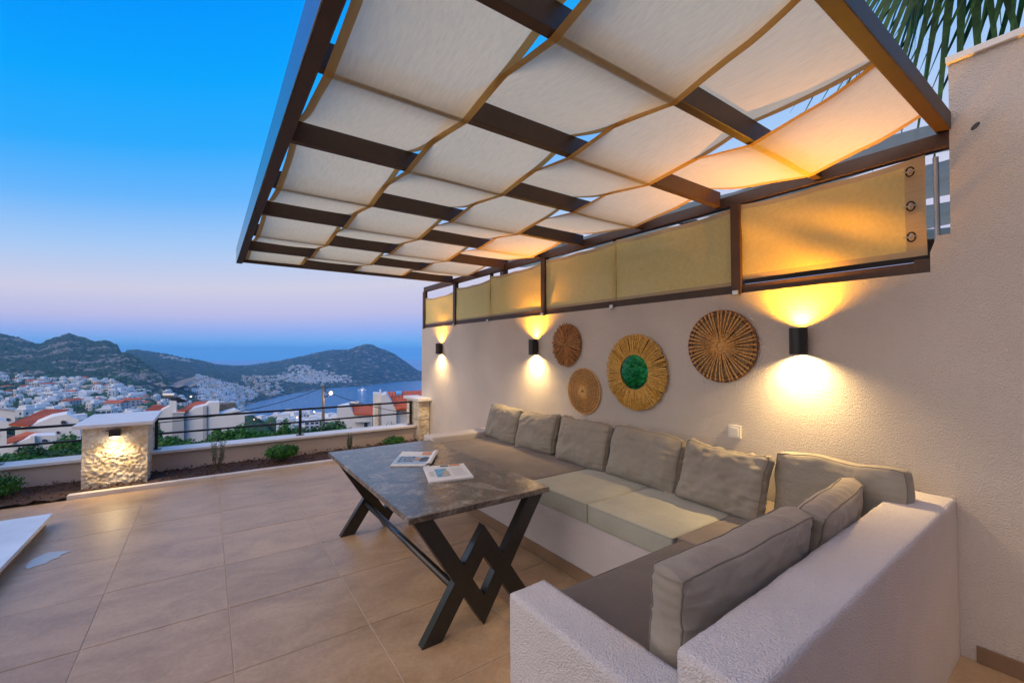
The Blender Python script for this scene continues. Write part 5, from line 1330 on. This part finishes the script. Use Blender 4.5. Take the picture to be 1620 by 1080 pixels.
hedge(614, 634, 667, 14, 11, 'small green tree behind the railing near the right pillar', 'leaf', bot=720, n=2500, size=.05)
hedge(566, 575, 677, 16, 12, 'tiny light shrub below the balcony of the blue-white house', 'leaf', bot=715, n=900, size=.05)

# garden hedge out of frame that the round mirror shows
gh = thing('garden_hedge', (-7.5, 9.5, -3), 'tall bright green hedge beyond the left end of the terrace', 'hedge')
mb = MB(); rg = random.Random(77)
for i in range(16):
    c = Vector((-11 + i * .55, 11.3 - i * .30, 0)); leaves(mb, (c.x, c.y, rg.uniform(-.6, -.1)), (1.0, 1.0, 2.6), 1500, .10, rg, shell=.6)
tag(mb.build('foliage', M['leaf_mirror'], gh), kind='stuff')
mb = MB()
for i in range(8): c = Vector((-11 + i * 1.1, 11.3 - i * .6, 0)); mb.tube([(c.x, c.y, -6), (c.x, c.y, 1)], .08, 7, r_end=.03)
mb.build('trunk', M['bark'], gh)

# palm behind the tall wall
pm = thing('fan_palm', (6.6, -.6, -3.5), 'fan palm with drooping green fronds above the tall wall at the right', 'palm tree')
mb = MB(); mb.tube([(6.6, -.6, -3.5), (6.6, -.6, 2), (6.55, -.55, 6.2)], .22, 12, r_end=.16); mb.build('trunk', M['bark'], pm)
def frond(hub, out, seed, L=1.9, n=44, spread=2.5, droop=.9):
    rng = random.Random(seed); hub = Vector(hub); out = Vector(out).normalized(); side = out.cross(Vector((0, 0, 1))).normalized(); up_ = side.cross(out)
    mb = MB(); mb2 = MB(); crown = Vector((6.55, -.55, 6.2)); mid = crown.lerp(hub, .5) + Vector((0, 0, .25)); mb2.tube([crown, mid, hub], .022, 6, r_end=.012)
    for k in range(n):
        a = -spread / 2 + spread * k / (n - 1); d0 = out * cos(a) + side * sin(a); l_ = L * (1 - .25 * abs(a) / spread * 2) * rng.uniform(.85, 1.08); w0 = .022
        pts = []
        for q in range(7):
            t_ = q / 6; pnt = hub + d0 * (l_ * t_) + Vector((0, 0, -1)) * (droop * l_ * (t_ ** 2.2) * rng.uniform(.9, 1.15)) ; pts.append(pnt)
        wd_ = [.006, .024, .036, .032, .021, .011, .0015]; V = []
        for q, pnt in enumerate(pts):
            s_ = side * cos(a) - out * sin(a); V += [pnt - s_ * wd_[q], pnt + Vector((0, 0, -.35 * wd_[q])), pnt + s_ * wd_[q]]
        mb.add(V, [(3 * q + c_, 3 * q + c_ + 1, 3 * q + c_ + 4, 3 * q + c_ + 3) for q in range(6) for c_ in range(2)])
    o = mb.build('frond', M['palm'], pm); mb2.build('stalk', M['bark'], o)
for i, (hb, ou, L_) in enumerate((((6.1, 1.10, 5.75), (-.05, .15, -1), 1.7), ((6.0, .85, 5.35), (-.1, 0, -1), 1.5), ((6.1, .45, 5.2), (-.2, -.15, -1), 1.1), ((5.9, .1, 5.6), (-.3, -.3, -.8), 1.3), ((6.5, .8, 6.0), (-.3, .2, -.9), 1.6), ((6.9, .3, 5.9), (.3, .2, -.7), 1.5))):
    frond((hb[0], hb[1], hb[2] + .75), ou, i + 40, L=L_ + .75, spread=2.3, n=30, droop=.38)

# ------------------------------------------------------------------ air
hz = MB(); hz.box(-11500, 11500, -11500, 11500, -162, 96)
hm = bpy.data.materials.new('air_haze'); hm.use_nodes = True; ht = hm.node_tree; ht.nodes.clear()
ho = ht.nodes.new('ShaderNodeOutputMaterial'); pv = ht.nodes.new('ShaderNodeVolumePrincipled'); pv.inputs['Color'].default_value = (.25, .60, 1, 1); pv.inputs['Density'].default_value = 0.00015
ht.links.new(pv.outputs[0], ho.inputs['Volume'])
tag(hz.build('haze', hm), 'thin blue evening haze over the bay', kind='stuff')
for v, o in enumerate(protos):
    if not used[v]: bpy.data.objects.remove(o)
